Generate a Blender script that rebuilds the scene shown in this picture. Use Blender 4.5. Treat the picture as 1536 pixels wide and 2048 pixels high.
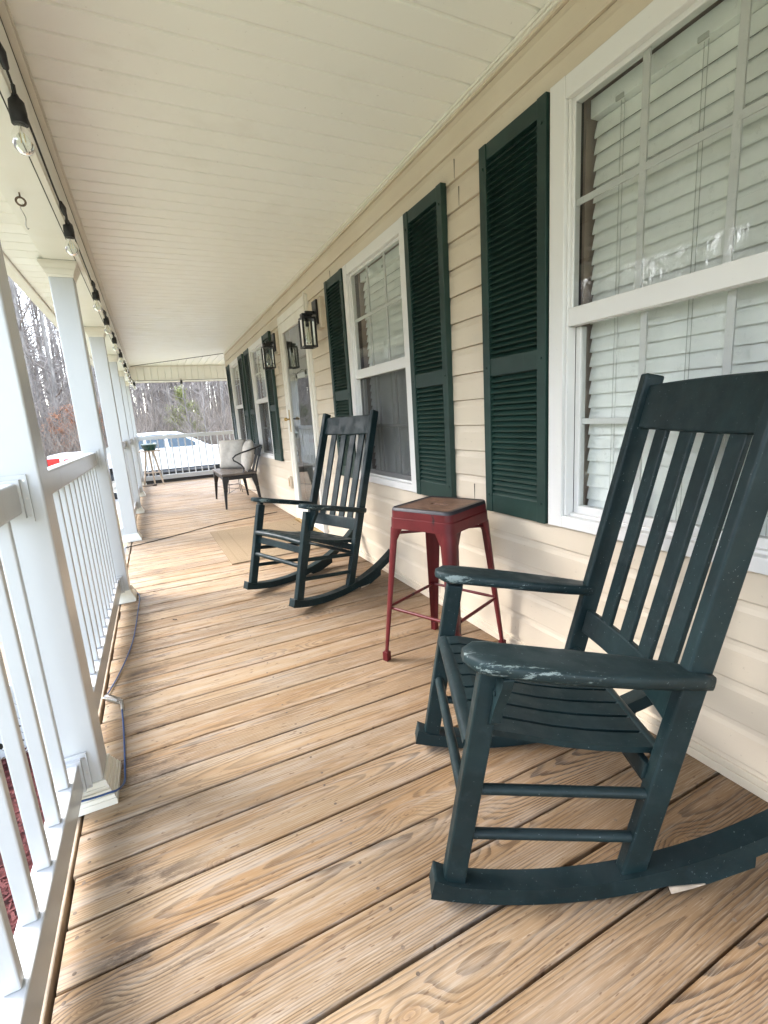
import bpy, math, random
from mathutils import Vector, Matrix
R = math.radians
PI = math.pi
S = bpy.context.scene
for o in list(bpy.data.objects): bpy.data.objects.remove(o)
COL = S.collection

# ------------------------------------------------------------------ camera
cam_d = bpy.data.cameras.new("camera"); cam = bpy.data.objects.new("camera", cam_d); COL.objects.link(cam)
RM = [[0.8983936278034959, -0.4344409356164327, -0.06442020632373223],
      [-0.14385678873386865, -0.152497989845057, -0.9777778824602221],
      [0.41496278611130033, 0.8876967030207645, -0.19950050022195884]]
r0, r1, r2 = [Vector(v).normalized() for v in RM]
m = Matrix(((r0[0], -r1[0], -r2[0], 0), (r0[1], -r1[1], -r2[1], 0), (r0[2], -r1[2], -r2[2], 1.135), (0, 0, 0, 1)))
cam.matrix_world = m
cam_d.sensor_fit = 'VERTICAL'; cam_d.sensor_height = 36; cam_d.lens = 948.86 / 2048 * 36
cam_d.clip_start = 0.02; cam_d.clip_end = 600
S.camera = cam
S.render.resolution_x = 768; S.render.resolution_y = 1024

# ------------------------------------------------------------------ world, sun, exposure
SUN_EL, SUN_AZ = 38, -52          # azimuth measured from +Y towards +X
w = bpy.data.worlds.new("World"); S.world = w; w.use_nodes = True
nt = w.node_tree; nt.nodes.clear()
sky = nt.nodes.new('ShaderNodeTexSky'); sky.sky_type = 'NISHITA'; sky.sun_disc = False
sky.sun_elevation = R(SUN_EL); sky.sun_rotation = R(SUN_AZ); sky.dust_density = 1.5; sky.air_density = 1.0; sky.ozone_density = 1.0
hs = nt.nodes.new('ShaderNodeHueSaturation'); hs.inputs['Saturation'].default_value = 0.62
bg = nt.nodes.new('ShaderNodeBackground'); bg.inputs['Strength'].default_value = 0.15
wo = nt.nodes.new('ShaderNodeOutputWorld')
nt.links.new(sky.outputs[0], hs.inputs['Color']); nt.links.new(hs.outputs[0], bg.inputs[0]); nt.links.new(bg.outputs[0], wo.inputs[0])
sd = bpy.data.lights.new("sun", 'SUN'); sd.energy = 0.5; sd.angle = R(22); sd.color = (1.0, 0.985, 0.96)
sun = bpy.data.objects.new("sun", sd); COL.objects.link(sun)
sv = Vector((math.sin(R(SUN_AZ)) * math.cos(R(SUN_EL)), math.cos(R(SUN_AZ)) * math.cos(R(SUN_EL)), math.sin(R(SUN_EL))))
sun.rotation_euler = sv.to_track_quat('Z', 'Y').to_euler(); sun.location = sv * 50
S.view_settings.view_transform = 'Standard'; S.view_settings.look = 'None'
S.view_settings.exposure = 3.54
S.cycles.diffuse_bounces = 7; S.cycles.max_bounces = 14; S.cycles.transparent_max_bounces = 20; S.view_settings.gamma = 1.0

# ------------------------------------------------------------------ material helpers
class G:
    def __init__(s, name):
        s.m = bpy.data.materials.new(name); s.m.use_nodes = True; s.t = s.m.node_tree; s.t.nodes.clear()
        s.out = s.t.nodes.new('ShaderNodeOutputMaterial')
    def n(s, typ, ins=None, **pr):
        nd = s.t.nodes.new('ShaderNode' + typ)
        for k, v in pr.items(): setattr(nd, k, v)
        for k, v in (ins or {}).items():
            sk = nd.inputs[k]
            if isinstance(v, bpy.types.NodeSocket): s.t.links.new(v, sk)
            else: sk.default_value = v
        return nd
    def ma(s, op, a, b=0.0, c=0.0, clamp=False):
        return s.n('Math', {0: a, 1: b, 2: c}, operation=op, use_clamp=clamp).outputs[0]
    def mix(s, f, a, b):
        nd = s.n('Mix', {}, data_type='RGBA')
        for k, v in ((0, f), (6, a), (7, b)):
            if isinstance(v, bpy.types.NodeSocket): s.t.links.new(v, nd.inputs[k])
            else: nd.inputs[k].default_value = (tuple(v) + (1,) if isinstance(v, tuple) and len(v) == 3 else v)
        return nd.outputs[2]
    def ramp(s, f, lo, hi, a=0.0, b=1.0):
        return s.n('MapRange', {0: f, 1: lo, 2: hi, 3: a, 4: b}, interpolation_type='SMOOTHSTEP').outputs[0]
    def obj(s): return s.n('TexCoord').outputs['Object']
    def mapv(s, v, sc, loc=(0, 0, 0)):
        return s.n('Mapping', {'Vector': v, 'Scale': sc, 'Location': loc}).outputs[0]
    def noise(s, v, sc, det=3, rough=0.5, dist=0.0):
        return s.n('TexNoise', {'Vector': v, 'Scale': sc, 'Detail': det, 'Roughness': rough, 'Distortion': dist}).outputs[0]
    def bump(s, h, st, d=0.01, nrm=None):
        i = {'Height': h, 'Strength': st, 'Distance': d}
        if nrm is not None: i['Normal'] = nrm
        return s.n('Bump', i).outputs[0]
    def pbr(s, col, rough=0.5, metal=0.0, spec=0.5, bump=None, **ex):
        i = {'Base Color': col if isinstance(col, bpy.types.NodeSocket) else tuple(col) + (1,), 'Roughness': rough, 'Metallic': metal, 'Specular IOR Level': spec}
        if bump is not None: i['Normal'] = bump
        i.update(ex)
        p = s.n('BsdfPrincipled', i); s.t.links.new(p.outputs[0], s.out.inputs[0]); return s.m

def basic(name, col, rough=0.5, metal=0.0, spec=0.5, vary=0.12, nsc=6, bsc=0, bst=0.1):
    g = G(name); v = g.obj()
    n1 = g.noise(v, nsc, 5, 0.6)
    a = tuple(c * (1 - vary) for c in col); b = tuple(min(1, c * (1 + vary)) for c in col)
    c = g.mix(g.ramp(n1, .3, .7), a, b)
    bp = g.bump(g.noise(v, bsc, 3), bst, 0.002) if bsc else None
    return g.pbr(c, g.ramp(g.noise(v, nsc * 2.3, 3), .3, .7, rough * .85, min(1, rough * 1.15)), metal, spec, bp)

MT = {}
def deck_material():
    g = G('weathered_pine_boards'); v = g.obj()
    sp = g.n('SeparateXYZ', {0: v}); x, y = sp.outputs[0], sp.outputs[1]
    by = g.ma('DIVIDE', g.ma('SUBTRACT', y, 0.428), 0.1475)
    idx = g.ma('FLOOR', by); yl = g.ma('MULTIPLY', g.ma('SUBTRACT', g.ma('FRACT', by), 0.5), 0.1475)
    wn = g.n('TexWhiteNoise', {'W': idx}, noise_dimensions='1D'); rc = g.n('SeparateXYZ', {0: wn.outputs['Color']})
    ra, rb, rd = rc.outputs[0], rc.outputs[1], rc.outputs[2]
    x2 = g.ma('MULTIPLY_ADD', ra, 37.0, x)
    cv = g.n('CombineXYZ', {0: x2, 1: yl, 2: g.ma('MULTIPLY', idx, 3.7)}).outputs[0]
    # pith position wanders along the board
    d = g.ma('MULTIPLY_ADD', g.noise(g.mapv(cv, (.55, 0, 1)), 1.0, 1), .16, g.ma('MULTIPLY_ADD', rb, .06, -.045))
    y0 = g.ma('MULTIPLY', g.ma('SUBTRACT', g.ma('ADD', g.ma('MULTIPLY', rd, .8), g.ma('MULTIPLY', g.noise(g.mapv(cv, (.4, 0, 2)), 1.0, 1), .7)), .72), .15)
    warp = g.ma('MULTIPLY', g.ma('SUBTRACT', g.noise(g.mapv(cv, (2.2, 16, 1)), 1.0, 2), .5), .016)
    warp2 = g.ma('MULTIPLY', g.ma('SUBTRACT', g.noise(g.mapv(cv, (9, 60, 1)), 1.0, 2), .5), .0035)
    kw_ = g.ma('MULTIPLY', g.ma('SUBTRACT', g.noise(g.mapv(cv, (12, 25, 1)), 1.0, 2), .5), .05)
    vk = g.n('TexVoronoi', {'Vector': g.n('CombineXYZ', {0: g.ma('MULTIPLY', x2, 1.15), 1: g.ma('MULTIPLY_ADD', yl, 2.6, g.ma('MULTIPLY', idx, 13.71))}).outputs[0], 'Scale': 1.0}, voronoi_dimensions='2D')
    dk = g.ma('ADD', vk.outputs['Distance'], kw_)
    sw = g.ma('MULTIPLY', g.ma('POWER', 2.718, g.ma('MULTIPLY', g.ma('POWER', g.ma('DIVIDE', dk, .10), 2.0), -1.0)), .022)
    yy = g.ma('ADD', g.ma('SUBTRACT', yl, y0), warp)
    r = g.ma('ADD', g.ma('ADD', g.ma('SQRT', g.ma('ADD', g.ma('POWER', g.ma('ABSOLUTE', yy), 2.0), g.ma('POWER', g.ma('ABSOLUTE', d), 2.0))), warp2), sw)
    fr = g.ma('FRACT', g.ma('MULTIPLY', r, g.ma('MULTIPLY_ADD', rb, 110.0, 130.0)))
    late = g.ma('MULTIPLY', g.ramp(fr, .35, .85), g.ma('SUBTRACT', 1.0, g.ramp(fr, .93, 1.0)))
    grain_amt = g.ma('MULTIPLY', g.ramp(g.noise(g.mapv(cv, (1.3, 9, 1), (5, 0, 0)), 1.0, 3), .3, .65, .3, 1.0), g.ma('MULTIPLY_ADD', rd, .55, .5))
    late = g.ma('MULTIPLY', late, grain_amt)
    fib = g.noise(g.mapv(cv, (14, 420, 1)), 1.0, 3, .6)
    big = g.noise(v, 1.6, 4, .6)
    # lighter towards the open rail, browner and darker towards the house wall
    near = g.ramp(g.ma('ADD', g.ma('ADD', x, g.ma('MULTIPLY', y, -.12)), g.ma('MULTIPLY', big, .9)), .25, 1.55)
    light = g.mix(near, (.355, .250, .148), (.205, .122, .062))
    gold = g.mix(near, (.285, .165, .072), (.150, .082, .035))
    base = g.mix(g.ramp(g.noise(g.mapv(cv, (1.1, 11, 1), (0, 3, 0)), 1.0, 3), .40, .68), light, gold)
    base = g.mix(g.ma('MULTIPLY', g.ramp(ra, .3, 1.0), .5), base, (.21, .14, .08, 1))
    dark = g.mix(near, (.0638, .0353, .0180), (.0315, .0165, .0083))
    c = g.mix(g.ma('MULTIPLY', late, .9), base, dark)
    c = g.mix(g.ramp(fib, .45, .8, 0, .35), c, (.52, .45, .36, 1))
    c = g.mix(g.ramp(fib, .42, .2, 0, .45), c, (.20, .125, .065, 1))
    grey = g.ma('MULTIPLY', g.ramp(g.noise(g.mapv(cv, (2.0, 22, 1)), 1.3, 6, .7), .44, .68), .45)
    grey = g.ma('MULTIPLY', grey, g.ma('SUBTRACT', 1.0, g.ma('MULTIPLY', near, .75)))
    c = g.mix(grey, c, (.4048, .3696, .3256, 1))
    # brown water stains, strongest along the rail
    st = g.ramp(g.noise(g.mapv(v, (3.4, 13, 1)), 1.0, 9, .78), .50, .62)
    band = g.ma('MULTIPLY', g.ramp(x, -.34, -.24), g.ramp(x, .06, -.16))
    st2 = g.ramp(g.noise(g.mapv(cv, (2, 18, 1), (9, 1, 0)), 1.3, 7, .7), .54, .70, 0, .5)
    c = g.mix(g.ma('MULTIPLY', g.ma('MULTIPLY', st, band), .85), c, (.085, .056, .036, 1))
    c = g.mix(st2, c, (.13, .085, .05, 1))
    # knots
    kr = g.ramp(dk, .050, .018); kn = g.ma('MULTIPLY', kr, .6)
    ks = g.ma('FRACT', g.ma('MULTIPLY', dk, 70.0))
    c = g.mix(kn, c, g.mix(ks, (.17, .095, .045), (.33, .21, .11)))
    # small dark specks and checks
    sk = g.noise(g.mapv(cv, (26, 110, 1)), 1.0, 2)
    c = g.mix(g.ramp(sk, .66, .72, 0, .85), c, (.12, .07, .04, 1))
    h = g.ma('ADD', g.ma('MULTIPLY', late, .8), g.ma('MULTIPLY', fib, .5))
    bp = g.bump(h, .45, .0016)
    return g.pbr(c, g.ramp(big, .3, .7, .5, .72), 0, .35, bp)

def siding_material():
    g = G('tan_vinyl_siding'); v = g.obj()
    gr = g.noise(g.mapv(v, (8, 7, 150)), 1.0, 4, .6)
    c = g.mix(g.ramp(g.noise(v, 2.2, 4), .3, .7), (.56, .475, .365), (.60, .52, .41))
    c = g.mix(g.ramp(g.noise(g.mapv(v, (2, 3, 30)), 1.0, 5, .7), .5, .8, 0, .35), c, (.52, .45, .36, 1))
    c = g.mix(g.ramp(g.noise(v, 65, 2), .70, .76, 0, .35), c, (.33, .27, .2, 1))
    return g.pbr(c, .42, 0, .4, g.bump(gr, .3, .0012))

def vinyl(name, col, dirt=(.55, .5, .42), amt=.25, rough=.35, bst=.12):
    g = G(name); v = g.obj()
    c = g.mix(g.ramp(g.noise(v, 3.1, 5, .65), .52, .8, 0, amt), tuple(col) + (1,), tuple(dirt) + (1,))
    c = g.mix(g.ramp(g.noise(v, 55, 2), .72, .78, 0, amt * 1.2), c, tuple(x * .55 for x in dirt) + (1,))
    return g.pbr(c, g.ramp(g.noise(v, 8, 3), .3, .7, rough * .8, rough * 1.3), 0, .5, g.bump(g.noise(v, 160, 2), bst, .0006))

def chair_paint(name, wear=0.25, tip=None):
    g = G(name); v = g.obj()
    c = g.mix(g.ramp(g.noise(v, 7, 4, .6), .3, .7), (.0032, .0114, .0130), (.0063, .0189, .0209))
    c = g.mix(g.ramp(g.noise(g.mapv(v, (1, 1, 1)), 26, 4, .7), .5, .75, 0, .35), c, (.022, .036, .042, 1))
    sp = g.ramp(g.noise(v, 150, 2), .728 - wear * .04, .75 - wear * .04, 0, .65)
    c = g.mix(sp, c, (.14, .17, .18, 1))
    if tip:
        s3 = g.n('SeparateXYZ', {0: v})
        sc = g.noise(g.mapv(v, (14, 60, 60)), 1.0, 6, .8)
        ed = g.ramp(s3.outputs[0], tip[0], tip[1], 0, 1)
        ey = g.ramp(g.ma('ABSOLUTE', g.ma('SUBTRACT', g.ma('ABSOLUTE', s3.outputs[1]), .268)), .030, .054, 0, 1)
        ey = g.ma('MULTIPLY', ey, g.ramp(s3.outputs[0], -.25, .15, .2, 1))
        mk = g.ma('ADD', g.ma('MULTIPLY', ed, .10), g.ma('MULTIPLY', ey, .17))
        c = g.mix(g.ma('MULTIPLY', g.ramp(g.ma('ADD', sc, mk), .70, .76), .8), c, (.24, .29, .28, 1))
        c = g.mix(g.ma('MULTIPLY', g.ma('ADD', ed, ey, 0, True), .12), c, (.05, .075, .08, 1))
    else:
        sc = g.noise(g.mapv(v, (9, 9, 40)), 1.0, 5, .8)
        c = g.mix(g.ramp(sc, .735 - wear * .06, .77 - wear * .05, 0, .55), c, (.10, .13, .14, 1))
    nz = g.n('SeparateXYZ', {0: g.n('NewGeometry').outputs['Normal']}).outputs[2]
    dust = g.ma('MULTIPLY', g.ramp(nz, .55, .95), g.ramp(g.noise(v, 5, 5, .7), .35, .65, .15, .6))
    c = g.mix(dust, c, (.016, .023, .025, 1))
    gr = g.noise(g.mapv(v, (20, 60, 60)), 1.0, 4, .6)
    return g.pbr(c, g.ramp(g.noise(v, 15, 3), .3, .7, .38, .6), 0, .26, g.bump(gr, .25, .0012))

def glass_material(name, refl=1.0, tint=(.93, .96, .94), rough=0.0, wav=0.0, film=0.0):
    g = G(name); v = g.obj()
    fr = g.n('Fresnel', {'IOR': 1.5})
    f = g.ma('MULTIPLY', fr.outputs[0], 1.75 * refl, 0, True)
    gl = g.n('BsdfGlossy', {'Color': (1, 1, 1, 1), 'Roughness': rough})
    if wav:
        b = g.bump(g.noise(g.mapv(v, (1, 1, .6)), 5.0, 1), wav, .004); g.t.links.new(b, gl.inputs['Normal'])
    tr = g.n('BsdfTransparent', {'Color': tuple(tint) + (1,)})
    mx = g.n('MixShader', {0: f, 1: tr.outputs[0], 2: gl.outputs[0]})
    df = g.n('BsdfDiffuse', {'Color': (.7, .7, .65, 1)})
    dm = g.ma('MULTIPLY_ADD', g.ramp(g.noise(v, 34, 4, .7), .58, .75), .10, film)
    m2 = g.n('MixShader', {0: dm, 1: mx.outputs[0], 2: df.outputs[0]})
    g.t.links.new(m2.outputs[0], g.out.inputs[0]); return g.m

def screen_material():
    g = G('insect_screen'); 
    df = g.n('BsdfDiffuse', {'Color': (.05, .05, .052, 1)}); tr = g.n('BsdfTransparent', {})
    mx = g.n('MixShader', {0: .55, 1: tr.outputs[0], 2: df.outputs[0]}); g.t.links.new(mx.outputs[0], g.out.inputs[0]); return g.m

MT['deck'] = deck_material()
MT['siding'] = siding_material()
MT['soffit'] = vinyl('cream_soffit_vinyl', (.84, .835, .79), (.6, .56, .48), .22, .45, .25)
MT['cream'] = vinyl('cream_beam_wrap', (.80, .795, .74), (.6, .56, .48), .22, .45, .2)
g = G('white_vinyl'); v = g.obj()
c = g.mix(g.ramp(g.noise(g.mapv(v, (1, 1, .25)), 9, 5, .7), .50, .8, 0, .25), (.470, .480, .485, 1), (.37, .36, .33, 1))
c = g.mix(g.ramp(g.noise(v, 140, 2), .74, .80, 0, .3), c, (.30, .28, .24, 1))
MT['vinyl'] = g.pbr(c, .27, 0, .5)
MT['frame'] = vinyl('white_window_frame', (.6696, .6556, .6324), (.6, .57, .5), .12, .38, .1)
MT['trimw'] = vinyl('white_trim', (.70, .67, .60), (.5, .45, .36), .25, .4, .1)
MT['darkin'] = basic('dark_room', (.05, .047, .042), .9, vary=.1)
MT['innerdoor'] = basic('grey_inner_door', (.13, .132, .118), .5, vary=.1)
MT['blind'] = basic('white_blind', (.90, .905, .87), .5, vary=.05)
MT['cordw'] = basic('blind_cord', (.5, .5, .46), .8)
MT['reveal'] = basic('window_reveal', (.32, .25, .20), .7)
MT['glass'] = glass_material('window_glass', .52, tint=(.98, 1, .985), wav=.04)
MT['doorglass'] = glass_material('door_glass', .85, tint=(.8, .83, .8), wav=.08)
MT['bulb'] = glass_material('bulb_glass', .9)
MT['bulbg'] = glass_material('string_bulb_glass', .9, film=.13)
MT['screen'] = screen_material()
MT['paint'] = chair_paint('dark_teal_paint', .3)
MT['arm'] = chair_paint('worn_armrest_paint', .8, (.05, .22, 0))
MT['black'] = basic('black_metal', (.006, .006, .007), .38, 0, .5, vary=.3, nsc=20)
MT['rubber'] = basic('black_rubber', (.01, .01, .011), .6, vary=.3, nsc=20)
MT['brass'] = basic('aged_brass', (.45, .30, .10), .35, 1, vary=.2, nsc=30)
MT['steel'] = basic('dull_steel', (.45, .44, .42), .35, 1, vary=.2, nsc=30)
MT['rust'] = basic('rusty_steel', (.16, .12, .09), .6, .5, vary=.4, nsc=60)
MT['rim'] = basic('pine_rim_board', (.30, .235, .165), .7, vary=.3, nsc=9)
MT['blueline'] = basic('blue_coated_cable', (.02, .07, .22), .35, vary=.2)
MT['fabric'] = basic('oatmeal_cushion_fabric', (.42, .39, .35), .9, 0, .2, .1, 14, 420, .35)
MT['benchwood'] = basic('grey_brown_seat_wood', (.10, .08, .065), .5, vary=.4, nsc=9)
MT['standwood'] = basic('pale_stand_wood', (.40, .32, .245), .6, vary=.3, nsc=12)
MT['pot'] = basic('green_plastic_pot', (.006, .045, .04), .3, vary=.2)
MT['potclear'] = basic('translucent_rim', (.5, .6, .58), .2, vary=.1)
MT['joint'] = basic('dark_joint', (.05, .045, .04), .9)
MT['bulbfil'] = basic('filament', (.6, .42, .15), .4, vary=.1)

g = G('dark_green_shutter'); v = g.obj()
c = g.mix(g.ramp(g.noise(v, 5, 5, .6), .35, .7), (.0078, .0265, .0207), (.0125, .0382, .0304))
c = g.mix(g.ramp(g.noise(v, 9, 5, .7), .5, .75, 0, .5), c, (.018, .046, .034, 1))
c = g.mix(g.ramp(g.noise(g.mapv(v, (1, 3, .3)), 18, 3), .62, .8, 0, .3), c, (.045, .075, .058, 1))
MT['shutter'] = g.pbr(c, .46, 0, .42, g.bump(g.noise(v, 120, 2), .15, .0008))

g = G('worn_red_paint'); v = g.obj()
c = g.mix(g.ramp(g.noise(v, 9, 5), .3, .7), (.068, .0042, .0058), (.098, .0082, .0105))
wr = g.ramp(g.noise(g.mapv(v, (1, 1, .35)), 9, 5, .75), .60, .69, 0, .9)
c = g.mix(wr, c, (.012, .009, .010, 1))
MT['red'] = g.pbr(c, g.ramp(wr, 0, 1, .40, .6), 0, .35, g.bump(g.noise(v, 90, 2), .1, .001))
g = G('worn_seat_top'); v = g.obj()
s3 = g.n('SeparateXYZ', {0: v})
ex = g.ma('MAXIMUM', g.ma('ABSOLUTE', s3.outputs[0]), g.ma('ABSOLUTE', s3.outputs[1]))
nn = g.noise(v, 14, 6, .7)
c = g.mix(g.ramp(nn, .35, .7), (.15, .085, .056), (.24, .14, .095))
c = g.mix(g.ramp(g.noise(v, 42, 5, .8), .5, .7, 0, .7), c, (.07, .018, .018, 1))
c = g.mix(g.ramp(g.ma('ADD', ex, g.ma('MULTIPLY', nn, .03)), .135, .158), c, (.022, .02, .024, 1))
MT['seattop'] = g.pbr(c, .5, .2, .5)

g = G('straw_rug'); v = g.obj()
s3 = g.n('SeparateXYZ', {0: v})
ex = g.ma('SUBTRACT', .48, g.ma('ABSOLUTE', s3.outputs[0])); ey = g.ma('SUBTRACT', .70, g.ma('ABSOLUTE', s3.outputs[1]))
dd = g.ma('MINIMUM', ex, ey)
ln = g.ma('ADD', g.ramp(g.ma('ABSOLUTE', g.ma('SUBTRACT', dd, .06)), .008, .004), g.ramp(g.ma('ABSOLUTE', g.ma('SUBTRACT', dd, .16)), .010, .005), 0, True)
wv = g.n('TexWave', {'Vector': v, 'Scale': 95, 'Distortion': 1.5}, wave_type='BANDS').outputs[1]
c = g.mix(wv, (.24, .175, .108), (.31, .235, .155)); c = g.mix(g.ma('MULTIPLY', ln, .4), c, (.20, .15, .09, 1))
MT['rug'] = g.pbr(c, .95, 0, .1, g.bump(wv, .5, .002))

# ------------------------------------------------------------------ mesh builder
def V(*a): return Vector(a)
class MB:
    def __init__(s): s.v = []; s.f = []; s.sm = []; s.mi = []; s.cm = 0
    def add(s, vs, fs, smooth=False):
        k = len(s.v); s.v += [tuple(p) for p in vs]
        for f in fs: s.f.append(tuple(i + k for i in f)); s.sm.append(smooth); s.mi.append(s.cm)
        return s
    def box(s, x0, x1, y0, y1, z0, z1):
        return s.add([(x0, y0, z0), (x1, y0, z0), (x1, y1, z0), (x0, y1, z0), (x0, y0, z1), (x1, y0, z1), (x1, y1, z1), (x0, y1, z1)],
                     [(3, 2, 1, 0), (4, 5, 6, 7), (0, 1, 5, 4), (1, 2, 6, 5), (2, 3, 7, 6), (3, 0, 4, 7)])
    def bar(s, p0, p1, w, t, side=(0, 1, 0), w1=None, t1=None):
        """rectangular bar; w along side, t across"""
        p0, p1 = Vector(p0), Vector(p1); d = (p1 - p0).normalized()
        a = Vector(side); a = (a - d * a.dot(d)).normalized(); b = d.cross(a)
        w1 = w if w1 is None else w1; t1 = t if t1 is None else t1
        vs = []
        for p, ww, tt in ((p0, w, t), (p1, w1, t1)):
            for i, j in ((-1, -1), (1, -1), (1, 1), (-1, 1)): vs.append(p + a * (i * ww / 2) + b * (j * tt / 2))
        return s.add(vs, [(3, 2, 1, 0), (4, 5, 6, 7), (0, 1, 5, 4), (1, 2, 6, 5), (2, 3, 7, 6), (3, 0, 4, 7)])
    def tube(s, pts, r, n=8, caps=True, smooth=True, flat=None, up=None):
        pts = [Vector(p) for p in pts]; m_ = len(pts)
        rs = r if isinstance(r, (list, tuple)) else [r] * m_
        vs = []; prev = None
        for i, p in enumerate(pts):
            d = (pts[min(i + 1, m_ - 1)] - pts[max(i - 1, 0)]).normalized()
            if prev is None:
                a = Vector(up) if up else (Vector((0, 0, 1)) if abs(d.z) < .9 else Vector((1, 0, 0)))
            else: a = prev
            a = (a - d * a.dot(d)).normalized(); prev = a; b = d.cross(a)
            for k in range(n):
                t = 2 * PI * k / n; vs.append(p + (a * math.cos(t) * (flat or 1) + b * math.sin(t)) * rs[i])
        fs = [(i * n + k, i * n + (k + 1) % n, (i + 1) * n + (k + 1) % n, (i + 1) * n + k) for i in range(m_ - 1) for k in range(n)]
        s.add(vs, fs, smooth)
        if caps:
            s.add(vs[:n], [tuple(range(n - 1, -1, -1))]); s.add(vs[-n:], [tuple(range(n))])
        return s
    def lathe(s, prof, c=(0, 0, 0), n=24, smooth=True, sx=1, sy=1):
        c = Vector(c); vs = []
        for r_, z in prof:
            for k in range(n): vs.append(c + V(math.cos(2 * PI * k / n) * r_ * sx, math.sin(2 * PI * k / n) * r_ * sy, z))
        fs = [(i * n + k, i * n + (k + 1) % n, (i + 1) * n + (k + 1) % n, (i + 1) * n + k) for i in range(len(prof) - 1) for k in range(n)]
        return s.add(vs, fs, smooth)
    def prism(s, poly, fn, d0, d1, smooth=False):
        """poly 2D list, fn(u,w,d)->3D"""
        n = len(poly)
        vs = [fn(u, w_, d0) for u, w_ in poly] + [fn(u, w_, d1) for u, w_ in poly]
        s.add(vs, [tuple(range(n - 1, -1, -1)), tuple(range(n, 2 * n))])
        s.add(vs, [(i, (i + 1) % n, n + (i + 1) % n, n + i) for i in range(n)], smooth); return s
    def frus(s, cx, cy, z0, h0, z1, h1):
        q = lambda h, z: [(cx - h, cy - h, z), (cx + h, cy - h, z), (cx + h, cy + h, z), (cx - h, cy + h, z)]
        return s.add(q(h0, z0) + q(h1, z1), [(3, 2, 1, 0), (4, 5, 6, 7), (0, 1, 5, 4), (1, 2, 6, 5), (2, 3, 7, 6), (3, 0, 4, 7)])
    def strip(s, rows, smooth=False):
        """rows: list of equal-length point rows"""
        n = len(rows[0]); vs = [p for r_ in rows for p in r_]
        return s.add(vs, [(i * n + k, i * n + k + 1, (i + 1) * n + k + 1, (i + 1) * n + k) for i in range(len(rows) - 1) for k in range(n - 1)], smooth)
    def build(s, name, mat, parent=None, bevel=0, seg=2, fixn=False):
        me = bpy.data.meshes.new(name); me.from_pydata(s.v, [], s.f)
        for mm in (mat if isinstance(mat, (list, tuple)) else [mat]): me.materials.append(MT[mm] if isinstance(mm, str) else mm)
        me.polygons.foreach_set('use_smooth', s.sm); me.polygons.foreach_set('material_index', s.mi)
        me.update()
        if fixn:
            import bmesh
            b = bmesh.new(); b.from_mesh(me); bmesh.ops.remove_doubles(b, verts=b.verts, dist=1e-5); bmesh.ops.recalc_face_normals(b, faces=b.faces); b.to_mesh(me); b.free()
        o = bpy.data.objects.new(name, me); COL.objects.link(o)
        if parent: o.parent = parent
        if bevel:
            md = o.modifiers.new('bevel', 'BEVEL'); md.width = bevel; md.segments = seg; md.limit_method = 'ANGLE'; md.angle_limit = R(35)
            md.use_clamp_overlap = True
        return o
def tag(o, label=None, cat=None, group=None, kind=None):
    if label: o['label'] = label
    if cat: o['category'] = cat
    if group: o['group'] = group
    if kind: o['kind'] = kind
    return o
def empty(name, loc=(0, 0, 0), rz=0):
    o = bpy.data.objects.new(name, None); COL.objects.link(o); o.location = loc; o.rotation_euler = (0, 0, rz); o.empty_display_size = .1; return o
def copy_tree(o, parent=None):
    c = o.copy(); COL.objects.link(c)
    if parent: c.parent = parent
    for ch in list(o.children): copy_tree(ch, c)
    return c
def axis_xz(y0=0):  # fn mapping (u,w,d)->(x=u,y=d,z=w)
    return lambda u, w_, d: (u, d, w_)

W = 1.425; CZ = 2.45; GZ = -0.93
HC = 9.56   # house corner
YE = 11.4   # end beam / corner post line

# ------------------------------------------------------------------ deck
rnd = random.Random(5)
mb = MB()
k0 = -14
yb = .428 + k0 * .1475
screws = MB()
k = k0
while .428 + k * .1475 < 11.46:
    y0 = .428 + k * .1475; ga = rnd.uniform(.0022, .0043); gb = rnd.uniform(.0022, .0043)
    a, b = y0 + ga, min(y0 + .1475 - gb, 11.5); xr = 3.4 if a > HC - .05 else W + .03
    xl = -.350 + rnd.uniform(-.005, .004); cz = rnd.uniform(-.0015, .0015)
    ch = .0035
    poly = [(a, -.036), (b, -.036), (b, -ch + cz), (b - ch * .5, -ch * .3 + cz), (b - ch * 1.6, cz), (a + ch * 1.6, cz), (a + ch * .5, -ch * .3 + cz), (a, -ch + cz)]
    mb.prism(poly, lambda u, w_, d: (d, u, w_), xl, xr)
    for sx in (-.325, .33, 1.0):
        for sy in (a + .028, b - .028):
            sxx = sx + rnd.uniform(-.012, .012); sy += rnd.uniform(-.006, .006)
            screws.add([(sxx + math.cos(t * PI / 4) * .0046, sy + math.sin(t * PI / 4) * .0046, cz + .0006) for t in range(8)], [tuple(range(8))])
    k += 1
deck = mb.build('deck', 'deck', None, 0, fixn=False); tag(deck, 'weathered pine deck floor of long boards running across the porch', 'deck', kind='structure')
screws.build('screw_heads', 'rust', deck)
m2 = MB(); m2.box(-.399, -.363, -1.6, 11.52, -.24, -.004); m2.box(-.397, 3.4, 11.52, 11.56, -.24, -.004)
for jx in (.33, 1.0): m2.box(jx - .02, jx + .02, -1.6, 11.45, -.2, -.0375)
m2.build('rim_board', 'rim', deck, .004)
m2 = MB(); m2.box(-.35, 3.4, -1.6, 11.4, -.25, -.24); m2.build('under_deck_dark_sheet', 'joint', deck)  # dark sheet under the boards, its colour deepens the shade in the gaps

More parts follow.
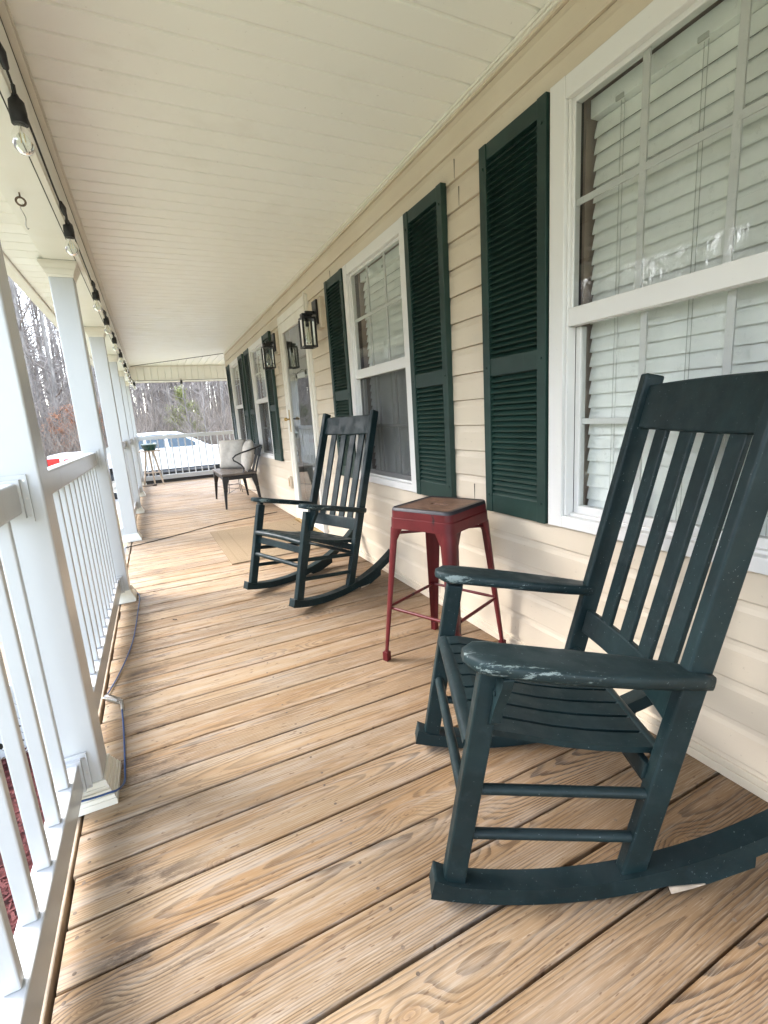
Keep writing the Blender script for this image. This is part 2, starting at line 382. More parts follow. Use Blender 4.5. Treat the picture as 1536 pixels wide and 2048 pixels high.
# ------------------------------------------------------------------ house
house = empty('house', (W, 4, 0)); tag(house, 'tan vinyl sided house wall with white windows and green shutters along the porch', 'house')
def hb(mb_, name, mat, parent=None, **kw):   # parts modelled in world coordinates under the house empty
    o = mb_.build(name, mat, parent or house, **kw)
    if parent is None: o.location = (-W, -4, 0)
    return o
WINS = [(.481, 1.413), (2.478, 3.410), (6.205, 7.137), (8.065, 8.995)]
DOOR = (4.335, 5.385); DT = 2.235
openings = [(a, b, .66, 2.19) for a, b in WINS] + [(DOOR[0], DOOR[1], -.1, DT)]
def xprof(z0, z1):
    """dutch-lap profile points (x,z) from z0 to z1"""
    P_ = .1235; ph = .072; pts = []
    kk = math.floor((z0 - ph) / P_) - 1
    raw = []
    while ph + kk * P_ < z1 + P_:
        zk = ph + kk * P_
        raw += [(W - .0135, zk), (W - .0145, zk + .0025), (W - .0115, zk + .088), (W - .0065, zk + .103), (W - .0035, zk + .1195), (W + .004, zk + .1232)]
        kk += 1
    def xat(z):
        for (xa, za), (xb, zb) in zip(raw, raw[1:]):
            if za <= z <= zb: return xa + (xb - xa) * ((z - za) / max(1e-9, zb - za))
        return W
    return [(xat(z0), z0)] + [p for p in raw if z0 < p[1] < z1] + [(xat(z1), z1)]
mb = MB()
cuts = sorted(set([-3.0, HC] + [c for o_ in openings for c in o_[:2]]))
for ya, yb_ in zip(cuts, cuts[1:]):
    mid = (ya + yb_) / 2; rng = [(-.0, CZ)]
    for (a, b, z0, z1) in openings:
        if a < mid < b: rng = [r_ for r_ in ((0.0, z0), (z1, CZ)) if r_[1] - r_[0] > .01]
    for z0, z1 in rng:
        pr = xprof(z0, z1); mb.strip([[(x, ya, z) for x, z in pr], [(x, yb_, z) for x, z in pr]])
WALLMB = mb
mb = WALLMB; mb.cm = 1
for (yy, kk) in ((1.93, 5), (1.90, 4), (2.02, 17), (1.99, 16), (3.72, 17), (4.1, 16), (2.3, 0), (4.05, 3), (5.68, 8), (5.6, 13), (1.2, 2)):
    z = .072 + kk * .1235; mb.box(W - .0155, W - .010, yy, yy + .0014, z + .002, z + .082)
hb(mb, 'wall', ['siding', 'joint'])
mb = MB(); mb.box(W - .02, W, -3, HC, .0, .030); mb.box(W - .016, W, -3, HC, .030, .052)
hb(mb, 'starter_strip', 'siding', bevel=.003)
mb = MB(); mb.box(W - .022, W + .06, HC - .02, HC + .02, 0, CZ); hb(mb, 'corner_post', 'trimw', bevel=.004)
mb = MB(); mb.box(W + .05, 6, HC - .03, HC + .02, -.9, CZ); hb(mb, 'end_wall', 'siding')
mb = MB(); mb.box(W + .21, 6, -3, HC - .06, -.9, CZ); mb.box(W + .002, 6, -3.05, -3, -.9, CZ); hb(mb, 'dark_room_block', 'darkin')  # solid dark boxes, block light and stand in for the unlit rooms
# frieze / J-channel under ceiling
mb = MB(); mb.box(W - .026, W - .0005, -3, HC + .02, CZ - .022, CZ - .002); mb.box(W - .035, W - .026, -3, HC + .02, CZ - .014, CZ - .002)
hb(mb, 'ceiling_trim', 'trimw', bevel=.002)

def blind(y0, y1, z0, z1, par):
    mb = MB(); z = z1 - .06; x = W + .085
    mb.box(x - .025, x + .03, y0, y1, z1 - .055, z1)
    while z > z0 + .02:
        # closed slat, tilted, with slight curve
        mb.strip([[(x - .0075, yy, z - .0515), (x - .0015, yy, z - .025), (x + .0075, yy, z + .003)] for yy in (y0, y1)], True)
        mb.strip([[(x - .005, yy, z - .0525), (x + .001, yy, z - .025), (x + .0095, yy, z + .003)] for yy in (y1, y0)], True)
        z -= .0500
    mb.box(x - .015, x + .02, y0, y1, z0, z0 + .018)
    b = hb(mb, 'blind', 'blind', par)
    m3 = MB()
    for yy in (y0 + .12, (y0 + y1) / 2, y1 - .12):
        for off in (0, .012): m3.tube([(x - .012, yy + off, z1 - .05), (x - .012, yy + off, z0)], .0011, 4, False)
        m3.box(x - .03, x - .024, yy - .008, yy + .02, z1 - .058, z1 - .045)
    hb(m3, 'cord', 'cordw', b)
def window(y0, y1, screen):
    z0, z1 = .66, 2.19; c = .068; x = W
    zm0, zm1 = 1.404, 1.466
    mb = MB()   # casing
    mb.box(x - .036, x + .02, y0, y0 + c, z0, z1); mb.box(x - .036, x + .02, y1 - c, y1, z0, z1)
    mb.box(x - .034, x + .02, y0 + c, y1 - c, z1 - c, z1); mb.box(x - .034, x + .02, y0 + c, y1 - c, z0, z0 + .045)
    for (a, b) in ((y0 + c, y0 + c + .010), (y1 - c - .010, y1 - c)): mb.box(x - .022, x + .02, a, b, z0 + .045, z1 - c)
    wn = hb(mb, 'window', 'frame', bevel=.003)
    wn_par = wn
    a, b = y0 + c + .010, y1 - c - .010; zt, zb = z1 - c, z0 + .045
    # sashes: upper outer, lower set back
    mb = MB()
    sw = .022
    mb.box(x - .012, x + .018, a, a + sw * .55, zm0, zt); mb.box(x - .012, x + .018, b - sw * .55, b, zm0, zt)
    mb.box(x - .011, x + .018, a + sw * .55, b - sw * .55, zt - .016, zt); mb.box(x - .020, x + .018, a, b, zm0, zm1)
    mb.box(x + .020, x + .05, a, a + sw, zb, zm0 - .001); mb.box(x + .020, x + .05, b - sw, b, zb, zm0 - .001)
    mb.box(x + .019, x + .05, a + sw, b - sw, zb, zb + .038)
    mb.box(x + .0, x + .02, a, b, zb - .004, zb + .010)
    hb(mb, 'sash', 'frame', wn, bevel=.002)
    mb = MB()   # muntins
    ww = (b - a)
    for t in (1 / 3, 2 / 3):
        yy = a + ww * t; mb.box(x - .001, x + .007, yy - .011, yy + .011, zm1, zt - .016); mb.box(x + .033, x + .041, yy - .011, yy + .011, zb + .038, zm0)
    zu = (zm1 + zt) / 2 + .012; zl = (zb + zm0) / 2 + .01
    mb.box(x - .0005, x + .0065, a + sw * .5, b - sw * .5, zu - .0105, zu + .0105); mb.box(x + .0335, x + .0405, a + sw, b - sw, zl - .0105, zl + .0105)
    hb(mb, 'muntin', 'frame', wn, bevel=.001)
    mb = MB(); mb.add([(x - .006, a, zm1 - .01), (x - .006, b, zm1 - .01), (x - .006, b, zt), (x - .006, a, zt)], [(0, 3, 2, 1)])
    hb(mb, 'upper_pane', 'glass', wn)
    mb = MB(); mb.add([(x + .030, a, zb), (x + .030, b, zb), (x + .030, b, zm0), (x + .030, a, zm0)], [(0, 3, 2, 1)])
    hb(mb, 'lower_pane', 'glass', wn)
    if screen:
        mb = MB(); mb.add([(x + .004, a, zb), (x + .004, b, zb), (x + .004, b, zm0), (x + .004, a, zm0)], [(0, 3, 2, 1)])
        sc = hb(mb, 'insect_screen', 'screen', wn)
        mb = MB()
        for q in ((a, a + .012, zb, zm0), (b - .012, b, zb, zm0)): mb.box(x + .001, x + .008, *q)
        mb.box(x + .0008, x + .0082, a + .012, b - .012, zb, zb + .012)
        hb(mb, 'screen_frame', 'black' if False else 'frame', sc, bevel=.001)
    # reveal box
    mb = MB(); mb.box(x + .055, x + .205, a - .012, a - .001, zb - .02, zt + .02); mb.box(x + .055, x + .205, b + .001, b + .012, zb - .02, zt + .02)
    mb.box(x + .055, x + .205, a - .012, b + .012, zt + .02, zt + .03); mb.box(x + .055, x + .205, a - .012, b + .012, zb - .03, zb - .02)
    hb(mb, 'reveal', 'reveal', wn)
    blind(a + .012, b - .012, zb + .01, zt + .002, wn)
    return wn
for i, (a, b) in enumerate(WINS):
    wn = window(a, b, i > 0)
# shutters
def shutter(y0, y1):
    z0, z1 = .66, 2.185; xf = W - .045; xb = W - .012
    mb = MB(); st = .045
    mb.box(xf, xb, y0, y0 + st, z0, z1); mb.box(xf, xb, y1 - st, y1, z0, z1)
    for a, b in ((z0, .745), (1.272, 1.345), (2.125, z1)): mb.box(xf + .004, xb, y0 + st, y1 - st, a, b)
    mb.box(xb - .006, xb - .002, y0 + st, y1 - st, .745, 2.125)
    for yy in (y0 + st / 2, y1 - st / 2):
        for z in (.74, 1.31, 2.10): mb.tube([(xf - .004, yy, z), (xf, yy, z)], .006, 8)
    sh = hb(mb, 'shutter', 'shutter', bevel=.0025)
    mb = MB()
    for a, b in ((.745, 1.272), (1.345, 2.125)):
        n = round((b - a) / .0238); p = (b - a) / n
        for i in range(n):
            z = a + p * (i + .5)
            mb.prism([(xf + .004, z - p * .62), (xf + .006, z - p * .66), (xb - .004, z + p * .30), (xb - .004, z + p * .48), (xf + .010, z - p * .30)], lambda u, w_, d: (u, d, w_), y0 + st - .001, y1 - st + .001)
    hb(mb, 'louvers', 'shutter', sh)
for a, b in ((1.421, 1.801), (2.092, 2.470), (3.418, 3.796), (5.822, 6.197), (7.145, 7.52), (7.682, 8.057), (9.003, 9.38)): shutter(a, b)
# door
mb = MB(); x = W; a, b = DOOR
mb.box(x - .036, x + .1, a, a + .06, 0, DT); mb.box(x - .036, x + .1, b - .06, b, 0, DT); mb.box(x - .034, x + .1, a + .06, b - .06, DT - .075, DT)
mb.box(x - .05, x - .036, a + .012, a + .022, 0, DT + .02); mb.box(x - .048, x - .036, a + .036, a + .044, 0, DT - .02)
frd = hb(mb, 'door_frame', 'trimw', bevel=.004)
mb = MB(); a += .062; b -= .062; zt = DT - .078
mb.box(x - .030, x + .002, a, a + .075, .03, zt); mb.box(x - .030, x + .002, b - .075, b, .03, zt)
mb.box(x - .029, x + .002, a + .075, b - .075, zt - .10, zt); mb.box(x - .029, x + .002, a + .075, b - .075, .03, .19)
dr = hb(mb, 'storm_door', 'trimw', bevel=.004)
mb = MB(); mb.add([(x - .012, a + .07, .18), (x - .012, b - .07, .18), (x - .012, b - .07, zt - .09), (x - .012, a + .07, zt - .09)], [(0, 3, 2, 1)]); hb(mb, 'pane', 'doorglass', dr)
mb = MB(); mb.box(x + .075, x + .095, a - .05, b + .05, 0, DT); hb(mb, 'inner_door', 'innerdoor', dr)
mb = MB()
mb.box(x - .034, x - .0295, b - .055, b - .025, 1.02, 1.26); mb.tube([(x - .03, b - .04, 1.16), (x - .075, b - .04, 1.16)], .008, 8); mb.tube([(x - .075, b - .045, 1.16), (x - .078, b - .12, 1.155)], .008, 8)
mb.lathe([(0, -.02), (.018, -.012), (.02, 0), (.018, .012), (0, .02)], (x - .075, b - .04, 1.16), 12)
hb(mb, 'handle', 'brass', dr)
mb = MB(); mb.tube([(x - .02, b - .16, 1.16), (x + .01, b - .24, 1.155)], .008, 8); hb(mb, 'inside_lever', 'black', dr)
mb = MB(); mb.box(x - .07, x - .02, DOOR[0] + .02, DOOR[1] - .02, .003, .028); hb(mb, 'threshold', 'brass', dr, bevel=.003)
# outlet
mb = MB(); mb.box(x - .045, x - .012, 5.50, 5.585, .36, .50); ou = hb(mb, 'outlet_cover', 'siding', bevel=.006)
mb = MB(); mb.box(x - .048, x - .046, 5.52, 5.565, .38, .48); hb(mb, 'outlet_face', 'brass', ou)

# ------------------------------------------------------------------ porch roof
pr = empty('porch_roof', (0, 4, CZ)); tag(pr, 'cream panelled porch ceiling with its long boxed beam, end beam and eave', 'porch roof')
def pb(mb_, name, mat, parent=None, **kw):
    o = mb_.build(name, mat, parent or pr, **kw)
    if parent is None: o.location = (0, -4, -CZ)
    return o
HY0 = 9.5
def xh(y): return W if y <= HY0 else W - (y - HY0) / (11.36 - HY0) * (W + .24)
mb = MB(); P_ = .1318; kk = -38
while 2.125 + kk * P_ < 11.36:
    y0 = 2.125 + kk * P_; y1 = y0 + P_; g0 = .0075
    seq = [(y0, CZ + .014), (y0 + g0, CZ), (y0 + .016, CZ - .0008), (y1 - .016, CZ - .0008), (y1 - g0, CZ), (y1, CZ + .014)]
    for (ya, za), (yb_, zb) in zip(seq, seq[1:]):
        if yb_ > 11.36: continue
        mb.add([(-.24, ya, za), (xh(ya), ya, za), (xh(yb_), yb_, zb), (-.24, yb_, zb)], [(0, 3, 2, 1)][:1] and [(0, 1, 2, 3)])
    kk += 1
def yh(x_): return HC if x_ >= W else HY0 + (W - x_) / (W + .24) * (11.36 - HY0)
x_ = -.24
while x_ < 3.3:
    x1 = x_ + P_; g0 = .0075
    seq = [(x_, CZ + .014), (x_ + g0, CZ), (x1 - g0, CZ), (x1, CZ + .014)]
    for (xa, za), (xb, zb) in zip(seq, seq[1:]):
        mb.add([(xa, yh(xa), za), (xb, yh(xb), zb), (xb, 11.36, zb), (xa, 11.36, za)], [(0, 1, 2, 3)])
    x_ = x1
pb(mb, 'ceiling', 'soffit')
mb = MB(); mb.bar((W, HY0, CZ - .001), (-.24, 11.36, CZ - .001), .018, .006, (0, 0, 1)) ; pb(mb, 'mitre_strip', 'joint')
mb = MB(); mb.box(-.425, -.24, -3, 11.33, 2.15, CZ + .02); pb(mb, 'beam', 'cream', bevel=.003)
mb = MB(); mb.box(-.258, -.2335, -3, 11.32, 2.1455, 2.168); mb.box(-.2395, -.214, -3, 11.355, CZ - .022, CZ - .001); mb.box(-.2135, -.208, -3, 11.355, CZ - .012, CZ - .001)
pb(mb, 'beam_trim', 'trimw', bevel=.002)
mb = MB(); mb.box(-.2625, -.2588, -3, 11.32, 2.1470, 2.152); mb.box(-.2405, -.2385, -3, 11.32, CZ - .027, CZ - .0225); pb(mb, 'shadow_joint', 'joint')
# end beam with vertical panels
mb = MB(); x_ = -.24; 
while x_ < 3.3:
    x1 = x_ + .1318
    for (xa, ya), (xb, yb_) in (((x_, 11.352), (x_ + .008, 11.334)), ((x_ + .008, 11.334), (x1 - .008, 11.334)), ((x1 - .008, 11.334), (x1, 11.352))):
        mb.add([(xa, ya, 2.152), (xb, yb_, 2.152), (xb, yb_, CZ), (xa, ya, CZ)], [(0, 1, 2, 3)])
    x_ = x1
mb.box(-.425, 3.3, 11.356, 11.5, 2.150, CZ + .02)
pb(mb, 'end_beam', 'soffit')
mb = MB(); mb.box(-.236, 3.3, 11.318, 11.333, CZ - .02, CZ - .0015); mb.box(-.236, 3.3, 11.322, 11.350, 2.142, 2.160); pb(mb, 'end_beam_trim', 'trimw', bevel=.002)
# eave soffit, fascia
mb = MB(); kk = -38
while 2.125 + kk * P_ < 11.9:
    y0 = 2.125 + kk * P_; y1 = y0 + P_
    seq = [(y0, 2.170), (y0 + .006, 2.162), (y1 - .006, 2.162), (y1, 2.170)]
    for (ya, za), (yb_, zb) in zip(seq, seq[1:]): mb.add([(-.60, ya, za), (-.425, ya, za), (-.425, yb_, zb), (-.60, yb_, zb)], [(0, 1, 2, 3)])
    kk += 1
mb.box(-.6, 3.3, 11.5, 11.7, 2.163, 2.17)
pb(mb, 'eave_soffit', 'soffit')
mb = MB(); mb.box(-.625, -.602, -3, 11.72, 2.145, 2.33); mb.box(-.70, -.63, -3, 11.8, 2.185, 2.31); mb.box(-.6, 3.3, 11.7, 11.73, 2.145, 2.33); pb(mb, 'fascia', 'trimw', bevel=.006)
mb = MB(); mb.box(-.72, 6.2, -3.1, 11.85, 2.50, 2.58); mb.box(-.62, -.43, -3, 11.6, 2.33, 2.50); mb.box(W, 6.1, -3.1, HC + .3, CZ + .012, 2.50); pb(mb, 'roof_light_block', 'darkin')  # unseen slabs above the ceiling, added to block light from above

# ------------------------------------------------------------------ posts
PX = -.356; PH = .0635
POSTS = [(-.36,), (1.635,), (3.618,), (5.646,), (7.536,), (9.463,), (11.41,)]
plabels = ['nearest square white porch post with the blue cable looped at its foot', 'second square white porch post from the camera, the one where the first full railing ends',
           'square white porch post at the far side of the step opening', 'fourth square white porch post from the camera', 'fifth square white porch post, next to last before the corner', 'square white corner post at the far end of the porch']
def post(x, y, label):
    e = empty('porch_post', (x, y, 0)); tag(e, label, 'post', 'white square posts holding up the porch beam')
    mb = MB(); mb.frus(0, 0, 0.0, PH, 2.149, PH); mb.build('shaft', 'vinyl', e, .007, 3)
    mb = MB()
    for z0, h0, z1, h1 in ((2.062, .068, 2.078, .068), (2.078, .070, 2.10, .079), (2.10, .082, 2.108, .082), (2.108, .084, 2.132, .094), (2.132, .098, 2.1485, .098)): mb.frus(0, 0, z0, h0, z1, h1)
    mb.build('capital', 'trimw', e, .0015)
    mb = MB()
    for z0, h0, z1, h1 in ((.0005, .094, .022, .094), (.022, .091, .034, .088), (.034, .085, .050, .080), (.050, .078, .060, .076), (.060, .074, .078, .069)): mb.frus(0, 0, z0, h0, z1, h1)
    mb.build('base', 'trimw', e, .0015)
    mb = MB(); mb.box(-.095, .095, -.096, -.0945, 2.1485, 2.1505); mb.build('cap_joint', 'joint', e)
    return e
for (y,), lb in zip(POSTS[1:], plabels): post(PX, y, lb)
# ------------------------------------------------------------------ railings
RXI, RXO = -.343, -.393
def railing(y0, y1, pitch, first, label, end=False):
    """runs along Y from y0 to y1 (faces between posts)"""
    e = empty('porch_railing', ((RXI + RXO) / 2, y0, 0)) if not end else empty('porch_railing', (-.29, 11.41, 0), 0)
    tag(e, label, 'railing', 'white vinyl railings between the porch posts')
    if not end: fn = lambda l, c: (c, l)
    L = y1 - y0
    def bx(mb_, l0, l1, c0, c1, z0, z1):
        if end: mb_.box(l0, l1, c0, c1, z0, z1)
        else: mb_.box(c0, c1, l0, l1, z0, z1)
    mb = MB(); bx(mb, 0, L, -.025, .025, .938, 1.022); mb.build('top_rail', 'vinyl', e, .007, 3)
    mb = MB(); bx(mb, 0, L, -.025, .025, .078, .170); mb.build('bottom_rail', 'vinyl', e, .004)
    l = first
    while l < L - .02:
        mb = MB(); bx(mb, l - .012, l + .012, -.015, .015, .1705, .9375); mb.build('baluster', 'vinyl', e, .0035)
        l += pitch
    for ll, s_ in ((0.002, 1), (L - .002, -1)):
        for z0, z1 in ((.912, 1.042), (.058, .19)):
            mb = MB(); t0, t1 = sorted((ll, ll + s_ * .006)); bx(mb, t0, t1, -.046, .046, z0, z1)
            t0, t1 = sorted((ll, ll + s_ * .022)); bx(mb, t0, t1, -.031, .031, z0 + .014, z1 - .012)
            mb.cm = 1
            for zz in (z0 + .018, (z0 + z1) / 2, z1 - .016):
                ls = ll + s_ * .0065
                q = [(math.cos(PI * k_ / 4) * .0035, math.sin(PI * k_ / 4) * .0035) for k_ in range(8)]
                for cc_ in (.0385,):
                    if end: mb.add([(ls, -cc_ + a_, zz + b_) for a_, b_ in q], [tuple(range(8))])
                    else: mb.add([(cc_ + a_, ls, zz + b_) for a_, b_ in q], [tuple(range(8))])
            b = mb.build('bracket', ['vinyl', 'steel'], e)
    if end:
        mb = MB(); mb.box(.0, 3.5, -.012, .012, .004, .074); mb.build('dark_gap_strip', 'black', e)  # added black strip in place of the shade showing under the bottom rail
    return e
railing(-1.0, POSTS[1][0] - PH, .1345, .035, 'white vinyl railing nearest the camera, cut by the left edge of the picture')
railing(POSTS[1][0] + PH, POSTS[2][0] - PH, .1315, .07, 'white vinyl railing between the first and second post, just before the steps')
railing(POSTS[3][0] + PH, POSTS[4][0] - PH, .133, .07, 'white vinyl railing just beyond the step opening')
railing(POSTS[4][0] + PH, POSTS[5][0] - PH, .133, .07, 'white vinyl railing on the left, second beyond the step opening')
railing(POSTS[5][0] + PH, POSTS[6][0] - PH, .133, .07, 'white vinyl railing on the left running into the far corner post')
railing(0, 3.5, .137, .09, 'white vinyl railing across the far end of the porch in front of the white truck', True)
# ------------------------------------------------------------------ front steps with handrail and lattice
st = empty('front_steps', (-.4, 4.6, GZ)); tag(st, 'wooden front steps down from the porch with white handrail and lattice side', 'steps')
def sb(mb_, name, mat, **kw): o = mb_.build(name, mat, st, **kw); o.location = (.4, -4.6, -GZ); return o
for i in range(4):
    mb = MB(); x0 = -.42 - .29 * i; z = -.186 * (i + 1); mb.box(x0 - .30, x0, 3.70, 5.55, z - .035, z); sb(mb, 'tread', 'rim', bevel=.004)
for yy in (3.66, 5.56):
    mb = MB(); mb.prism([(-.40, -.03), (-.40, -.36), (-1.62, GZ), (-1.70, GZ), (-1.70, -.80)], lambda u, w_, d: (u, d, w_), yy, yy + .035); sb(mb, 'stringer', 'vinyl')
mb = MB()
for yy, xs in ((5.61, -.39),):
    mb.prism([(xs, 1.02), (xs, .955), (-1.75, .11), (-1.75, .175)], lambda u, w_, d: (u, d, w_), yy - .025, yy + .025)
    mb.prism([(xs, .175), (xs, .09), (-1.75, -.755), (-1.75, -.67)], lambda u, w_, d: (u, d, w_), yy - .022, yy + .022)
sb(mb, 'handrail', 'vinyl', bevel=.004)
for i in range(8):
    xx = -.60 - i * .14; dz = (xx + .39) / (-1.36) * .845
    mb = MB(); mb.box(xx - .017, xx + .017, 5.593, 5.627, .17 - dz, .96 - dz); sb(mb, 'baluster', 'vinyl')
mb = MB(); mb.box(-1.80, -1.68, 5.55, 5.67, GZ, .30); mb.frus(-1.74, 5.61, .30, .07, .35, .03); sb(mb, 'newel_post', 'vinyl', bevel=.004)
mb = MB()
def lat(x0, x1, z0, z1, y):
    s_ = .105
    n = int((x1 - x0 + z1 - z0) / s_) + 2
    for i in range(-n, n * 2):
        for sg in (1, -1):
            # line x = x0+i*s + sg*t , z=z0+t clipped
            a = x0 + i * s_; ts = sorted([(x0 - a) / sg, (x1 - a) / sg]); t0 = max(0, ts[0]); t1 = min(z1 - z0, ts[1])
            if t1 - t0 > .02: mb.bar((a + sg * t0, y + (.004 if sg > 0 else -.004), z0 + t0), (a + sg * t1, y + (.004 if sg > 0 else -.004), z0 + t1), .036, .007, (1, 0, 0))
lat(-1.66, -.42, GZ, -.47, 3.62); mb.box(-1.68, -.40, 3.60, 3.64, -.47, -.42)
sb(mb, 'lattice_panel', 'vinyl')
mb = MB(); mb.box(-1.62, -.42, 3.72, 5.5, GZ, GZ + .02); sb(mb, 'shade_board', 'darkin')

# ------------------------------------------------------------------ ground
g = G('leafy_ground'); v = g.obj()
s3 = g.n('SeparateXYZ', {0: v}); gx, gy = s3.outputs[0], s3.outputs[1]
n1 = g.noise(v, .35, 5, .6); n2 = g.noise(v, 9, 5, .7)
grass = g.mix(g.ramp(n2, .3, .7), (.20, .21, .12), (.33, .33, .22))
litter = g.mix(g.ramp(g.noise(v, 22, 4, .8), .3, .7), (.12, .10, .08), (.25, .21, .17))
wood = g.ramp(g.ma('ADD', g.ma('MAXIMUM', g.ma('SUBTRACT', gy, 22.5), g.ma('SUBTRACT', -13.0, gx)), g.ma('MULTIPLY', n1, 3.0)), .5, 3.0)
c = g.mix(wood, grass, litter)
c = g.mix(g.ma('MULTIPLY', g.ramp(n1, .5, .7), .5), c, (.30, .28, .22, 1))
MT['ground'] = g.pbr(c, .9, 0, .1, g.bump(n2, .6, .03))
mb = MB(); NX = 60
def gh(x_, y_):
    d = max(y_ - 30, -18 - x_, 0); return GZ + min(d * .07, 5.5) + .25 * math.sin(x_ * .21) * math.sin(y_ * .17) * min(1, d / 8)
def gax(i): t = i / NX * 2 - 1; return (abs(t) ** 2.2) * 400 * (1 if t > 0 else -1)
rows = [[(gax(i), gax(j) + 8, gh(gax(i), gax(j) + 8)) for i in range(NX + 1)] for j in range(NX + 1)]
mb.strip(rows, True); gr = mb.build('ground', 'ground'); tag(gr, 'grassy yard that turns to leaf litter under the woods', 'ground', kind='structure')
g = G('gravel_drive'); v = g.obj()
c = g.mix(g.ramp(g.noise(v, 40, 4, .8), .3, .7), (.30, .28, .25), (.52, .49, .44)); c = g.mix(g.ramp(g.noise(v, 1.2, 4), .4, .7, 0, .4), c, (.25, .21, .16, 1))
MT['drive'] = g.pbr(c, .9, 0, .2, g.bump(g.noise(v, 60, 3), .6, .01))
mb = MB(); mb.strip([[(-30, 13.6, GZ + .012), (30, 13.6, GZ + .012)], [(-30, 22.2, GZ + .012), (30, 22.2, GZ + .012)]]); tag(mb.build('driveway', 'drive'), 'pale gravel driveway under the white truck', 'driveway', kind='structure')
g = G('red_mulch'); v = g.obj()
c = g.mix(g.ramp(g.noise(v, 30, 3, .8), .3, .7), (.018, .006, .006), (.085, .02, .018)); MT['mulch'] = g.pbr(c, .85, 0, .15)
g = G('red_mulch_chips'); oi = g.n('ObjectInfo'); v = g.obj()
c = g.mix(g.ramp(g.n('TexWhiteNoise', {'Vector': g.mapv(v, (14, 14, 14))}, noise_dimensions='3D').outputs[0], 0, 1), (.03, .007, .008), (.15, .04, .036)); MT['chips'] = g.pbr(c, .8, 0, .2)
mb = MB(); mb.strip([[(-1.45, -2, GZ + .02), (-.40, -2, GZ + .02)], [(-1.45, 3.6, GZ + .02), (-.40, 3.6, GZ + .02)]])
tag(mb.build('mulch_bed', 'mulch'), 'red mulch bed below the porch rail', 'mulch bed', kind='structure')
mb = MB(); rr = random.Random(8)
for i in range(5200):
    p = V(rr.uniform(-1.45, -.42), rr.uniform(-.2, 3.6), GZ + .02 + rr.random() ** 2 * .045); a = rr.uniform(0, PI); L = rr.uniform(.02, .07); wd = rr.uniform(.006, .016)
    d = V(math.cos(a), math.sin(a), rr.uniform(-.35, .35)).normalized() * L / 2; s_ = V(-math.sin(a), math.cos(a), rr.uniform(-.3, .3)) * wd / 2
    mb.add([p - d - s_, p - d + s_, p + d * .9 + s_ * .6, p + d - s_], [(0, 1, 2, 3)])
tag(mb.build('mulch_chips', 'chips'), 'loose red bark chips scattered over the bed below the rail', 'mulch', kind='stuff')

